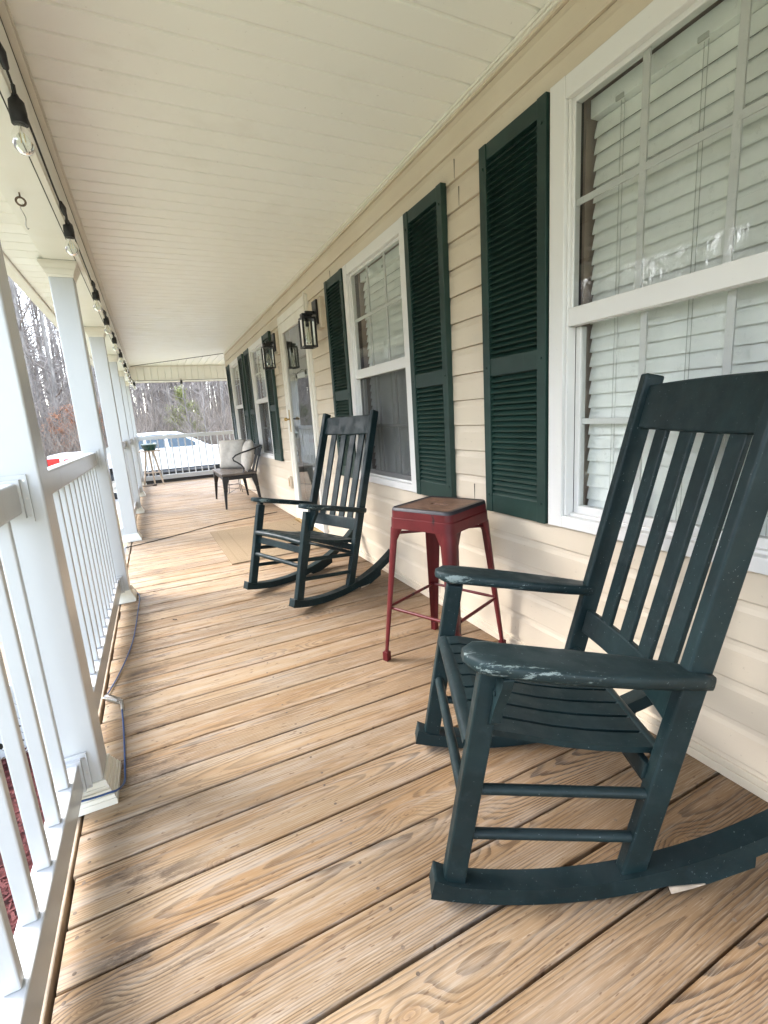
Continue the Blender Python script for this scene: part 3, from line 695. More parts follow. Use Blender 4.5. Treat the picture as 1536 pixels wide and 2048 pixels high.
# ------------------------------------------------------------------ rocking chairs
CR = 1.16; CU = .048; HW = .262
def rocker_pt(u, off=0): # point on arc at radius CR-off
    t = math.asin((u - CU) / CR); return (CU + (CR - off) * math.sin(t), CR - (CR - off) * math.cos(t))
def chair(name_label):
    e = empty('rocking_chair'); tag(e, name_label, 'rocking chair', 'dark green wooden porch rockers')
    for sg in (1, -1):
        v0 = sg * (HW + .003)
        mb = MB()
        us = [.318 - i * (.318 + .80) / 26 for i in range(27)]
        bot = [rocker_pt(u) for u in us]; top = []
        for i, u in enumerate(us):
            th = .042 + (.010 * max(0, 1 - (.318 - u) / .03) if u > .288 else 0)
            th = .032 if u < -.70 else th
            top.append(rocker_pt(u, th))
        poly = bot + top[::-1]
        mb.prism(poly, lambda u, w_, d: (u, d, w_), v0 - .026, v0 + .026)
        rk = mb.build('rocker', 'paint', e, .006)
        mb = MB(); mb.prism([(-.236, .034), (-.243, .004), (-.33, .026), (-.43, .064), (-.43, .098), (-.33, .064)], lambda u, w_, d: (u, d, w_), v0 - .019, v0 + .019)
        mb.build('stop_block', 'paint', rk, .002)
        if sg > 0:
            mb = MB(); mb.prism([(-.2335, .024), (-.2405, .005), (-.290, .0175), (-.318, .0275)], lambda u, w_, d: (u, d, w_), v0 + .0185, v0 + .0215)
            mb.build('bare_wood_patch', 'standwood', rk)
        mb = MB(); mb.bar((.262, sg * HW, .048), (.163, sg * HW, .588), .036, .050, (0, 1, 0)); mb.build('leg', 'paint', e, .004)
        mb = MB(); mb.bar((-.150, sg * HW, .030), (-.437, sg * (HW - .012), 1.20), .034, .056, (0, 1, 0)); mb.build('back_post', 'paint', e, .006, 3)
        # armrest
        c0, c1 = V(.222, sg * (HW + .004), .630), V(-.30, sg * (HW + .008), .540)
        n = 20; plan = []
        for i in range(n + 1):
            t = i / n; 
            wi = .050; wo = .052 + .010 * math.sin(min(1, t * 1.6) * PI)
            if t > .6: k_ = (t - .6) / .4; wi = .050 - .025 * k_ * k_; wo = .052 + .010 * math.sin(.96 * PI) - .033 * k_ ** 1.3
            if t < .12:
                q = math.sqrt(max(0, 1 - ((.12 - t) / .12) ** 2)); wi *= .30 + .70 * q; wo *= .30 + .70 * q
            plan.append((t, wi, wo))
        d = c1 - c0; nrm = V(-d.z, 0, d.x).normalized() * -1
        if nrm.z < 0: nrm = -nrm
        sec = []
        th = .030
        rows = []
        for t, wi, wo in plan:
            p = c0 + d * t; row = []
            tt = th * (1 if t > .03 else .62)
            for (kk_, hh) in ((-1, -.25), (-1, .25), (-.93, .44), (-.8, .5), (-.4, .52), (.4, .52), (.8, .5), (.93, .44), (1, .25), (1, -.25), (.9, -.5), (-.9, -.5), (-1, -.25)):
                off = kk_ * (wo if kk_ > 0 else wi) * sg
                row.append(p + V(0, off, 0) + nrm * (hh * tt))
            rows.append(row)
        mb = MB(); mb.strip(rows, True); mb.add(rows[0][:-1], [tuple(range(11, -1, -1))]); mb.add(rows[-1][:-1], [tuple(range(12))])
        ar = mb.build('armrest', 'arm', e, fixn=True)
        # corbel under the arm on the outer face of the leg
        mb = MB(); q = [(.0, .0), (.046, .0), (.044, -.02), (.030, -.055), (.018, -.09), (.012, -.12), (.004, -.128), (0, -.128)]
        mb.prism([(a_, b_) for a_, b_ in q], lambda a_, b_, d_: (.158 - .1835 * b_ + d_, sg * (HW + .018 + a_), .600 + b_), -.030, -.008)
        mb.tube([(.158 + .1835 * .05 - .007, sg * (HW + .028), .55), (.158 + .1835 * .05 - .0035, sg * (HW + .028), .55)], .006, 8)
        mb.build('arm_bracket', 'paint', e, .003)
        for k_, (a_, b_) in enumerate((((.190, .297), (-.190, .256)), ((.213, .180), (-.165, .142)))):
            mb = MB(); mb.tube([(a_[0] + .02, sg * HW, a_[1]), (b_[0] - .02, sg * HW, b_[1])], .0125, 12, False); mb.build('side_rung', 'paint', e)
    # front rail (thick rounded), flat rail under it, stretchers
    mb = MB(); n = 14
    mb.tube([(.204, -HW + .012 + i * (2 * HW - .024) / n, .404 + .006 * math.sin(PI * i / n)) for i in range(n + 1)], .0225, 12, True, True, .78); mb.build('front_seat_rail', 'paint', e)
    mb = MB(); mb.bar((.196, -HW, .352), (.196, HW, .352), .016, .042, (1, 0, .18)); mb.build('seat_apron', 'paint', e, .003)
    for (u_, w_, r_) in ((.228, .262, .0135), (-.205, .262, .012)):
        mb = MB(); mb.tube([(u_, -HW + .004, w_), (u_, HW - .004, w_)], r_, 12); mb.build('stretcher', 'paint', e)
    mb = MB(); mb.tube([(-.222, -HW + .01, .338), (-.222, HW - .01, .338)], .0165, 12); mb.build('rear_seat_rail', 'paint', e)
    mb = MB(); mb.bar((-.19, -HW + .012, .305), (-.19, HW - .012, .305), .018, .04, (1, 0, .2)); mb.build('rear_apron', 'paint', e, .003)
    # seat slats
    mb = MB(); ns = 8; tot = 2 * HW - .05; p_ = tot / ns
    prof = [(.212, .412), (.195, .424), (.165, .424), (.12, .414), (.06, .398), (0, .382), (-.08, .367), (-.15, .358), (-.215, .352)]
    for i in range(ns):
        va = -tot / 2 + p_ * i + .0045; vb = -tot / 2 + p_ * (i + 1) - .0045
        up_ = prof; dn = [(u - .001, w_ - .015) for u, w_ in prof]
        mb.prism(up_ + dn[::-1], lambda u, w_, d_: (u, d_, w_), va, vb)
    mb.build('seat', 'paint', e, .004)
    # back: crest, lower rail, slats; lean direction
    ld = V(-.287, 0, 1.17).normalized(); nb = V(1.17, 0, .287).normalized()
    def bp(h, v_, bow):     # point on back plane at height h (w), lateral v_
        u = -.150 - .2453 * (h - .03); return V(u, v_, h) - nb * (bow * (1 - (v_ / (HW - .015)) ** 2))
    def bowed(name, h0, h1, bow, th, crown=0):
        mb = MB(); n = 14; vs = [-(HW - .026) + 2 * (HW - .026) * i / n for i in range(n + 1)]
        rows = []
        for v_ in vs:
            cr = crown * (1 - (v_ / HW) ** 2)
            a_ = bp(h0, v_, bow); b_ = bp(h1 + cr, v_, bow)
            rows.append([a_ + nb * th / 2, b_ + nb * th / 2, b_ - nb * th / 2, a_ - nb * th / 2, a_ + nb * th / 2])
        mb.strip(rows); mb.add(rows[0][:4], [(0, 1, 2, 3)]); mb.add(rows[-1][:4], [(3, 2, 1, 0)])
        return mb.build(name, 'paint', e, .006, fixn=True)
    bowed('crest_rail', 1.048, 1.168, .022, .024, .012); bowed('lower_back_rail', .408, .485, .030, .024)
    for v_ in (-.150, -.052, .046, .144):
        mb = MB(); n = 8; pts = []
        rows = []
        for i in range(n + 1):
            h = .47 + (1.065 - .47) * i / n; wd = .027; cx = bp(h, v_, .027)
            row = []
            for (a_, b_) in ((-1, -.5), (-1, .5), (1, .5), (1, -.5), (-1, -.5)): row.append(cx + V(0, a_ * wd, 0) + nb * (b_ * .013))
            rows.append(row)
        mb.strip(rows); mb.build('back_slat', 'paint', e, .003, fixn=True)
    return e
ch1 = chair('nearest dark green rocking chair with chipped armrests, cut by the right edge')
ch1.location = (.837, .915, 0); ch1.rotation_euler = (0, 0, 2.692)
ch2 = copy_tree(ch1); tag(ch2, 'farther dark green rocking chair standing beyond the red stool')
aa = .062; cc, ss = math.cos(aa), math.sin(aa); off = V(CU * (1 - cc) + ss * CR, 0, CR * (1 - cc) - ss * CU)
t2 = 3.497
ch2.rotation_euler = (0, -aa, t2); ch2.location = V(.867 + off.x * math.cos(t2), 3.049 + off.x * math.sin(t2), off.z)

# ------------------------------------------------------------------ red bar stool
sc_ = V(1.1055, 1.781, 0); ang = math.atan2(.161, .37)
e = empty('bar_stool', sc_, ang); tag(e, 'worn red metal bar stool with a brown seat standing against the siding', 'bar stool')
SH = .735; ht = .158; hb_ = .210
def rsq(h, r_, n=5):
    pts = []
    for cx, cy, a0 in ((h - r_, h - r_, 0), (-h + r_, h - r_, 90), (-h + r_, -h + r_, 180), (h - r_, -h + r_, 270)):
        for i in range(n + 1): a = R(a0 + 90 * i / n); pts.append((cx + r_ * math.cos(a), cy + r_ * math.sin(a)))
    return pts
mb = MB()
def loop(h, r_, z): return [(x, y, z) for x, y in rsq(h, r_)]
rows = [loop(ht - .004, .03, SH - .001), loop(ht, .034, SH - .006), loop(ht + .002, .035, SH - .014)]
rows = [r_ + [r_[0]] for r_ in rows]; mb.strip(rows, True)
# top with handle slot: ring
slot = [(max(-.0125, min(.0125, x)), math.copysign(min(abs(y), .042), y) if abs(y) > 1e-6 else 0, SH - .004) for x, y, z in loop(ht - .03, .03, 0)]
mid_ = loop(ht - .012, .028, SH - .003); out_ = rows[0][:-1]
n = len(out_)
mb.add(out_ + mid_, [(i, (i + 1) % n, n + (i + 1) % n, n + i) for i in range(n)])
mb.add(mid_ + slot, [(i, (i + 1) % n, n + (i + 1) % n, n + i) for i in range(n)])
mb.add(slot + [(x, y, z - .014) for x, y, z in slot], [(i, (i + 1) % n, n + (i + 1) % n, n + i) for i in range(n)])
mb.build('seat', 'seattop', e)
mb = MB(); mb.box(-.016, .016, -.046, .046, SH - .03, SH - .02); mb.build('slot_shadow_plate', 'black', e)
mb = MB()
for ra_, rb_ in ((loop(ht + .002, .035, SH - .014), loop(ht + .003, .035, SH - .045)), (loop(ht + .003, .035, SH - .045), loop(ht + .006, .036, SH - .048)), (loop(ht + .006, .036, SH - .048), loop(ht + .008, .037, SH - .092))):
    mb.strip([ra_ + [ra_[0]], rb_ + [rb_[0]]], True)
mb.build('skirt', 'red', e)
hs_ = lambda z: ht + .008 + (hb_ - ht - .008) * (SH - .092 - z) / (SH - .092)   # outer half width at height z
for sx, sy in ((1, 1), (-1, 1), (-1, -1), (1, -1)):
    mb = MB(); rows = []
    for i in range(13):
        z = (SH - .092) * (1 - i / 12); h = hs_(z) ; wl = .056 - .028 * min(1, i / 11); r_ = .030 - .015 * i / 12
        ww = wl + (.022 if i < 1 else 0)
        arc = [(h - wl if True else 0, h), ] 
        pts = [(h - ww, h)] + [(h - r_ + r_ * math.cos(R(a)), h - r_ + r_ * math.sin(R(a))) for a in (90, 67, 45, 22, 0)] + [(h, h - ww)]
        inn = [(h - .003, h - ww), (h - .003 - 0.0, h - r_), (h - r_ * .3 - .003, h - r_ * .3 - .003), (h - r_, h - .003), (h - ww, h - .003)]
        row = [(x * sx, y * sy, z) for x, y in pts + inn]; row.append(row[0]); rows.append(row)
    mb.strip(rows, True)
    lg = mb.build('leg', 'red', e, fixn=True)
    m2 = MB(); h = hs_(0); m2.frus((h - .013) * sx, (h - .013) * sy, .0, .0145, .045, .0145); m2.build('foot', 'black' if False else 'red', lg, .003)
mb = MB()
zr = .265
for i, ((ax, ay), (bx_, by_)) in enumerate((((1, 1), (-1, 1)), ((-1, 1), (-1, -1)), ((-1, -1), (1, -1)), ((1, -1), (1, 1)))):
    h = hs_(zr) - .012; mb = MB(); mb.tube([(ax * h, ay * h, zr), (ax * h * .86 + bx_ * h * .14, ay * h * .86 + by_ * h * .14, zr), (bx_ * h * .86 + ax * h * .14, by_ * h * .86 + ay * h * .14, zr), (bx_ * h, by_ * h, zr)], [.005, .0075, .0075, .005], 8)
    mb.build('foot_rung', 'red', e)
h = hs_(.45) - .02
for a_, b_ in ((1, 1), (1, -1)):
    mb = MB(); mb.tube([(a_ * (ht - .01), b_ * (ht - .01), SH - .12), (-a_ * (ht - .01), -b_ * (ht - .01), SH - .12)], .007, 6); mb.build('cross_brace', 'red', e)

# ------------------------------------------------------------------ metal bench with cushions
e = empty('metal_bench', (1.0, 7.32, 0)); tag(e, 'black metal armchair style bench with wooden seat beyond the front door', 'bench')
def bb(mb_, name, mat, **kw): o = mb_.build(name, mat, e, **kw); o.location = (-1.0, -7.32, 0); return o
mb = MB(); mb.box(.765, 1.235, 6.77, 7.90, .452, .482); bb(mb, 'seat', 'benchwood', bevel=.008)
mb = MB(); mb.box(.785, 1.215, 6.79, 7.88, .395, .4515); bb(mb, 'apron', 'black', bevel=.01)
for fx, fy, bx_, by_ in ((.815, 6.82, .772, 6.765), (.815, 7.85, .772, 7.905), (1.20, 6.83, 1.262, 6.80), (1.20, 7.84, 1.262, 7.87)):
    mb = MB(); mb.bar((fx, fy, .44), (fx * .5 + bx_ * .5, fy * .5 + by_ * .5, .27), .095, .085, (0, 1, 0), .050, .048); mb.bar((fx * .5 + bx_ * .5, fy * .5 + by_ * .5, .27), (bx_, by_, 0), .050, .048, (0, 1, 0), .024, .024); bb(mb, 'leg', 'black', bevel=.006)
for yy, sg in ((6.81, -1), (7.86, 1)):
    pts = [(1.355, yy, .835), (1.25, yy - .01 * sg, .80), (1.148, yy, .773), (1.05, yy, .748), (.985, yy, .725), (.945, yy, .69), (.955, yy, .655), (1.0, yy, .625), (1.05, yy, .585), (1.078, yy, .535), (1.068, yy, .485), (1.02, yy, .455)]
    mb = MB(); mb.tube(pts, .011, 8); bb(mb, 'armrest', 'black')
    mb = MB(); mb.tube([(1.22, yy, .42), (1.27, yy, .60), (1.357, yy, .84)], .012, 8); bb(mb, 'back_post', 'black')
mb = MB(); mb.box(1.345, 1.360, 6.80, 7.87, .79, .845); bb(mb, 'top_rail', 'black', bevel=.004)
for yy in (7.08, 7.33, 7.58):
    mb = MB(); mb.bar((1.235, yy, .45), (1.352, yy, .80), .16, .004, (0, 1, 0)); bb(mb, 'back_splat', 'black')
mb = MB(); mb.tube([(.80, 6.8, .20), (1.24, 7.86, .20)], .004, 6); mb.tube([(.80, 7.87, .20), (1.24, 6.82, .20)], .004, 6); bb(mb, 'brace', 'black')
def pillow(loc, rot, w_, h_, t_, label):
    mb = MB(); n = 14
    def pt(i, j, s_):
        a = i / n * 2 - 1; b = j / n * 2 - 1; edge = (1 - a * a) * (1 - b * b)
        th = t_ / 2 * (max(0, edge) ** .42) * s_
        pin = 1 - .06 * (1 - abs(a)) * (b * b) ; pin2 = 1 - .06 * (1 - abs(b)) * (a * a)
        return V(th + .006 * math.sin(a * 7 + b * 3) * edge, a * w_ / 2 * pin, b * h_ / 2 * pin2)
    for s_ in (1, -1): mb.strip([[pt(i, j, s_) for i in range(n + 1)] for j in range(n + 1)], True)
    o = mb.build('cushion', 'fabric', fixn=True); o.location = loc; o.rotation_euler = rot; tag(o, label, 'cushion'); return o
pillow((1.06, 7.60, .70), (0, R(12), R(56)), .43, .44, .14, 'oatmeal square cushion at the far side of the metal bench')
pillow((1.19, 7.04, .70), (0, R(14), R(-4)), .44, .45, .17, 'plump oatmeal cushion behind the near arm of the metal bench')
# wire table behind bench
e = empty('wire_table', (1.14, 8.42, 0)); tag(e, 'small thin black wire table mostly hidden behind the bench', 'side table')
for a_, b_ in ((-.11, -.08), (.11, -.08), (-.11, .12), (.11, .12)):
    mb = MB(); mb.tube([(a_ * .7, b_ * .7, .42), (a_, b_, .0)], .005, 6); mb.build('leg', 'black', e)
mb = MB(); mb.lathe([(0, .418), (.14, .418), (.145, .425), (.14, .432), (0, .432)], n=20); mb.build('top', 'black', e)
mb = MB(); mb.tube([(-.10, -.07, .14), (.10, .10, .14)], .004, 6); mb.tube([(.10, -.07, .14), (-.10, .10, .14)], .004, 6); mb.build('brace', 'black', e)

# ------------------------------------------------------------------ plant stand and pot
e = empty('wooden_stand', (-.10, 11.13, 0)); tag(e, 'pale wooden stool stand with splayed legs in the far corner', 'plant stand')
mb = MB(); mb.box(-.21, .21, -.12, .12, .705, .728); mb.build('top', 'standwood', e, .004)
for a_, b_, c_, d_ in ((-.08, -.05, -.20, -.10), (.06, -.05, .17, -.10), (-.02, .06, .0, .15)):
    mb = MB(); mb.tube([(a_, b_, .705), ((a_ + c_) / 2, (b_ + d_) / 2, .35), (c_, d_, 0)], [.022, .020, .015], 8); mb.build('leg', 'standwood', e)
mb = MB(); mb.tube([(-.14, -.075, .27), (.12, -.075, .27)], .011, 6); mb.build('stretcher', 'standwood', e)
e = empty('flower_pot', (-.10, 11.12, .7285)); tag(e, 'dark green plastic bowl on the wooden stand in the far corner', 'pot')
mb = MB(); mb.lathe([(0, 0), (.10, 0), (.115, .02), (.155, .115), (.16, .12), (.15, .12), (.11, .03), (0, .02)], n=28); mb.build('bowl', 'pot', e)
mb = MB(); mb.lathe([(.150, .121), (.152, .145), (.146, .145), (.144, .121)], n=28); mb.build('clear_rim', 'potclear', e)
# black plug end on the floor
e = empty('cord_plug', (-.12, 10.98, 0)); tag(e, 'small black cord end lying by the wooden stand', 'cord')
mb = MB(); mb.tube([(-.03, 0, .014), (.05, .01, .014)], [.013, .016], 8); mb.build('plug', 'rubber', e)
mb = MB(); mb.tube([(-.03, 0, .012), (-.08, -.02, .006), (-.16, .0, .005), (-.22, .08, .005)], .005, 6); mb.build('wire', 'rubber', e)

# ------------------------------------------------------------------ rug and thin dark cable
o = MB(); nn_ = 24
rows = [[(-.48 + .96 * i / nn_, -.70 + 1.4 * j / nn_, .0095 + .0012 * math.sin(i * 1.3) * math.sin(j * .9)) for i in range(nn_ + 1)] for j in range(nn_ + 1)]
o.strip(rows); o.box(-.48, .48, -.70, .70, .002, .0075)
o = o.build('rug', 'rug'); o.location = (.905, 4.69, 0); o.rotation_euler = (0, 0, R(1.2)); tag(o, 'straw coloured woven door rug in front of the glass door', 'rug')
mb = MB(); mb.tube([(-.40, 5.28, .006), (-.2, 5.37, .005), (.05, 5.50, .005), (.28, 5.64, .005), (.51, 5.79, .005), (.8, 5.88, .005), (1.12, 5.97, .006), (1.3, 6.02, .006)], .0045, 6)
tag(mb.build('thin_cable', 'rubber'), 'thin dark cable crossing the boards beyond the straw rug', 'cable')

# ------------------------------------------------------------------ blue tie-out cable with spring
e = empty('tie_out_cable', (-.26, 1.6, 0)); tag(e, 'blue coated tie-out cable with steel spring along the foot of the rail', 'cable')
def tb(mb_, name, mat): o = mb_.build(name, mat, e); o.location = (.26, -1.6, 0); return o
def smooth_path(P, k=6):
    P = [V(*p) for p in P]; out = []
    for i in range(len(P) - 1):
        p0, p1, p2, p3 = P[max(i - 1, 0)], P[i], P[i + 1], P[min(i + 2, len(P) - 1)]
        for j in range(k):
            t = j / k; out.append(.5 * ((2 * p1) + (p2 - p0) * t + (2 * p0 - 5 * p1 + 4 * p2 - p3) * t * t + (3 * p1 - p0 - 3 * p2 + p3) * t ** 3))
    return out + [P[-1]]
mb = MB(); mb.tube(smooth_path([(-.285, 3.74, .012), (-.262, 3.70, .006), (-.243, 3.58, .005), (-.247, 3.3, .005), (-.258, 2.88, .005), (-.28, 2.64, .005), (-.310, 2.44, .005), (-.338, 2.30, .006), (-.352, 2.24, .009)]), .003, 6); tb(mb, 'far_cable', 'blueline')
mb = MB(); mb.tube(smooth_path([(-.284, 2.16, .008), (-.268, 1.98, .005), (-.257, 1.82, .005), (-.250, 1.70, .006), (-.247, 1.62, .012), (-.256, 1.545, .045), (-.275, 1.528, .056), (-.31, 1.528, .056), (-.35, 1.535, .054), (-.40, 1.545, .052)]), .0034, 6); tb(mb, 'near_cable', 'blueline')
mb = MB(); mb.tube([(-.284, 2.165, .009), (-.276, 2.10, .007)], .0065, 8); tb(mb, 'ferrule', 'steel')
mb = MB(); pts = []; A, B = V(-.345, 2.235, .014), V(-.291, 2.168, .014); d = (B - A); dn = d.normalized(); s1 = V(-dn.y, dn.x, 0)
for i in range(9 * 12 + 1):
    t = i / 108; a = 2 * PI * i / 12; pts.append(A + d * t + (s1 * math.cos(a) + V(0, 0, 1) * math.sin(a)) * .0125)
mb.tube(pts, .0017, 5); mb.tube([A - dn * .01 + s1 * .009, B + dn * .008 + s1 * .009], .002, 6); mb.tube([A - dn * .01 - s1 * .009, B + dn * .008 - s1 * .009], .002, 6); tb(mb, 'spring', 'steel')

# ------------------------------------------------------------------ wall lanterns
def lantern(y, label):
    e = empty('wall_lantern', (W - .02, y, 1.99)); tag(e, label, 'wall lantern', 'black lanterns either side of the front door')
    # mounting block
    mb = MB(); mb.box(-.032, .018, -.075, .075, -.115, .125); mb.box(-.040, -.032, -.062, .062, -.10, .11); mb.build('mounting_block', 'siding', e, .006)
    mb = MB(); mb.box(-.060, -.0405, -.055, .055, -.085, .105); bp_ = mb.build('back_plate', 'black', e, .004)
    mb = MB(); mb.box(-.14, -.06, -.012, .012, .0, .022); mb.box(-.175, -.085, -.034, .034, -.019, .0); mb.build('arm', 'black', e, .002)
    cx = -.128; h = .052; zt, zb = -.035, -.268; f_ = .0075
    mb = MB()
    mb.frus(cx, 0, zt - .012, h + .004, zt + .006, h + .004); mb.frus(cx, 0, zt + .006, h * .7, zt + .016, h * .6)
    for sx in (-1, 1):
        for sy in (-1, 1): mb.box(cx + sx * h - f_, cx + sx * h + f_, sy * h - f_, sy * h + f_, zb, zt - .012)
    for sg in (-1, 1):
        mb.box(cx - h + f_, cx + h - f_, sg * h - f_ * .9, sg * h + f_ * .9, zb, zb + .014); mb.box(cx + sg * h - f_ * .9, cx + sg * h + f_ * .9, -h + f_, h - f_, zb, zb + .014)
    mb.build('cage', 'black', e, .0012)
    mb = MB()
    for sg in (-1, 1):
        mb.add([(cx - h, sg * h, zb), (cx + h, sg * h, zb), (cx + h, sg * h, zt - .01), (cx - h, sg * h, zt - .01)], [(0, 1, 2, 3)])
        mb.add([(cx + sg * h, -h, zb), (cx + sg * h, h, zb), (cx + sg * h, h, zt - .01), (cx + sg * h, -h, zt - .01)], [(0, 1, 2, 3)])
    mb.build('pane', 'bulb', e)
    mb = MB(); mb.tube([(cx, 0, zt - .012), (cx, 0, zt - .065)], .015, 12); sk = mb.build('socket', 'black', e)
    mb = MB(); mb.lathe([(.010, zt - .065), (.012, zt - .08), (.024, zt - .13), (.028, zt - .165), (.020, zt - .195), (0, zt - .207)], (cx, 0, 0), 16); b = mb.build('bulb', 'bulb', e)
    mb = MB(); mb.tube([(cx - .006, 0, zt - .075), (cx - .01, 0, zt - .16), (cx + .008, 0, zt - .165), (cx + .006, 0, zt - .075)], .0014, 5); mb.build('filament', 'bulbfil', b)
lantern(3.985, 'black box lantern on the right of the front door, nearer the camera')
lantern(5.49, 'black box lantern on the far side of the front door, left of it')

# ------------------------------------------------------------------ string lights
e = empty('string_lights', (-.23, 6, 2.15)); tag(e, 'black string of clear bulbs clipped along the inner edge of the porch beam', 'string lights')
def lb(mb_, name, mat, par=None):
    o = mb_.build(name, mat, par or e)
    if par is None: o.location = (.23, -6, -2.15)
    return o
SY = [(1.945, 2.103), (2.96, 2.122), (4.235, 2.128), (5.144, 2.125), (6.156, 2.122), (7.333, 2.13), (8.484, 2.135), (9.189, 2.126), (9.92, 2.11), (10.66, 2.095)]
sock = [(V(-.226, y, z), V(0, 0, -1)) for y, z in SY] + [(V(-.187, 11.31, 2.092), V(0, 0, -1)), (V(.718, 11.31, 2.105), V(0, 0, -1)), (V(1.75, 11.31, 2.105), V(0, 0, -1))]
path = [V(-.228, 1.2, 2.168)]
rl = random.Random(4)
for i, (p, d) in enumerate(sock[:10]):
    nxt = sock[i + 1][0].y if i < 9 else 11.3
    path += [V(-.227, p.y - .30, 2.172), V(-.222, p.y - .16, 2.162), V(-.222, p.y - .03, 2.148), V(-.228, p.y, p.z + .035), V(-.222, p.y + .03, 2.150), V(-.226, p.y + min(.25, (nxt - p.y) * .3), 2.19 + rl.uniform(-.01, .02))]
path += [V(-.20, 11.30, 2.16)]
mb = MB(); mb.tube(smooth_path(path, 4), .0038, 6); lb(mb, 'cord', 'rubber')
mb = MB(); mb.tube(smooth_path([(-.2, 11.31, 2.152), (.2, 11.31, 2.148), (.718, 11.312, 2.144), (1.3, 11.31, 2.150), (1.75, 11.31, 2.146), (2.4, 11.31, 2.15)], 4), .004, 6); lb(mb, 'end_cord', 'rubber')
for i, (p, d) in enumerate(sock):
    mb = MB(); mb.lathe([(0, .052), (.008, .050), (.012, .040), (.021, .030), (.0235, .0), (.0225, -.030), (.019, -.030), (.0, -.025)], p, 14); mb.tube([p + V(0, 0, .045), p + V(0, 0, .075)], .006, 6)
    sk = lb(mb, 'socket', 'rubber')
    mb = MB(); mb.lathe([(.013, -.030), (.017, -.040), (.028, -.062), (.0305, -.080), (.026, -.098), (.014, -.110), (0, -.113)], p, 16); b = lb(mb, 'bulb', 'bulbg', sk)
    mb = MB(); mb.tube([p + V(-.004, 0, -.03), p + V(-.006, .003, -.08)], .0013, 4); mb.tube([p + V(.004, 0, -.03), p + V(.006, -.003, -.08)], .0013, 4); b.select_set(False); o = mb.build('filament', 'bulbfil', sk)
    if i < 10:
        mb = MB(); mb.tube([V(-.222, p.y - .21, 2.170), V(-.220, p.y - .17, 2.163), V(-.221, p.y - .12, 2.153)], [.007, .013, .009], 8); lb(mb, 'splice', 'rubber')

# ------------------------------------------------------------------ eye hook under the beam
e = empty('ceiling_hook', (-.358, 2.644, 2.15)); tag(e, 'rusty eye hook with a dangling wire S hook under the beam', 'hook')
mb = MB(); mb.tube([(0, 0, 0), (0, 0, -.018)], .0035, 8); mb.tube([(math.sin(a) * .016, math.sin(a) * .004, -.034 + math.cos(a) * .016) for a in [2 * PI * i / 16 for i in range(17)]], .0042, 8, False); mb.build('eye', 'rust', e)
mb = MB(); mb.tube(smooth_path([(.006, -.004, -.044), (0, 0, -.050), (-.006, .006, -.056), (.002, .004, -.08), (.006, 0, -.10), (.002, 0, -.125), (.006, 0, -.14), (.010, .004, -.135)]), .0018, 6); mb.build('wire_hook', 'steel', e)

# ------------------------------------------------------------------ debris on the deck
rr = random.Random(2)
for i, (x, y, s_, lb_) in enumerate(((-.039, 3.0, .014, 'small dark dry leaf curled on the deck left of the far rocking chair'), (1.28, 5.1, .02, 'curled brown leaf on the boards by the door threshold'))):
    mb = MB(); mb.strip([[V(a * s_, b * s_ * .45 * (1 - abs(a) * .8), .002 + .35 * s_ * b * b + .15 * s_ * a * a) for b in (-1, -.5, 0, .5, 1)] for a in (-1, -.6, 0, .6, 1)], True)
    o = mb.build('dry_leaf', 'rust'); o.location = (x, y, .001); o.rotation_euler = (0, 0, rr.uniform(0, 6)); tag(o, lb_, 'leaf')

# ------------------------------------------------------------------ pickup truck
g = G('white_truck_paint'); v = g.obj(); MT['tpaint'] = g.pbr(g.mix(g.ramp(g.noise(v, 1.5, 4), .4, .8, 0, .12), (.80, .80, .80, 1), (.55, .5, .44, 1)), .22, 0, .5)
MT['tglass'] = basic('truck_glass', (.035, .06, .075), .06, 0, .9, vary=.1)
MT['tail'] = basic('red_tail_lamp', (.45, .01, .012), .15, 0, .6, vary=.1)
MT['tire'] = basic('tyre_rubber', (.018, .018, .018), .75, vary=.2)
MT['grey'] = basic('grey_plastic', (.10, .10, .105), .5, vary=.2)
TY = 17.0
tr = empty('pickup_truck', (0, TY + 1, GZ)); tag(tr, 'white crew cab pickup truck with red tail lamp parked beyond the porch end', 'truck')
def tk(mb_, name, mat, par=None, **kw):
    o = mb_.build(name, mat, par or tr, **kw)
    if par is None: o.location = (0, -TY - 1, -GZ)
    return o
Wt = 2.0; YC = TY + 1
RW, FW = -1.30, 2.38; zb = -.12
def arch(cx, r_=.47, n=12): return [(cx - r_ * math.cos(PI * i / n), -.40 + r_ * math.sin(PI * i / n)) for i in range(n + 1)]
low = [(-2.88, .02), (-2.90, .30), (-2.90, .565), (-2.86, .595), (-.80, .595), (-.80, .52), (1.62, .50), (1.72, .49), (2.2, .45), (2.9, .38), (3.12, .30), (3.22, .10), (3.22, -.12), (3.16, -.22)]
def clip_arch(cx):
    return [(x_, max(z_, zb)) for x_, z_ in arch(cx)]
low += [(x_, z_) for x_, z_ in clip_arch(FW)[::-1]] + [(x_, z_) for x_, z_ in clip_arch(RW)[::-1]] + [(-2.6, zb)]
mb = MB(); n = len(low)
def body(u, w_, d):  # slight tumblehome & plan rounding
    k_ = 1 - .06 * max(0, (w_ - .25)) - (.10 * max(0, (u - 2.7)) if u > 2.7 else 0)
    return (u, YC + d * k_, w_)
mb.prism(low, body, -Wt / 2, Wt / 2); tk(mb, 'body', 'tpaint', bevel=.03, seg=3)
cab = [(-.80, .50), (-.72, .98), (-.60, 1.055), (.2, 1.075), (.72, 1.05), (.95, .96), (1.72, .50)]
mb = MB(); vs = []
for s_ in (-1, 1):
    for u, w_ in cab: vs.append((u, YC + s_ * (.96 - .24 * max(0, (w_ - .5)) / .57), w_))
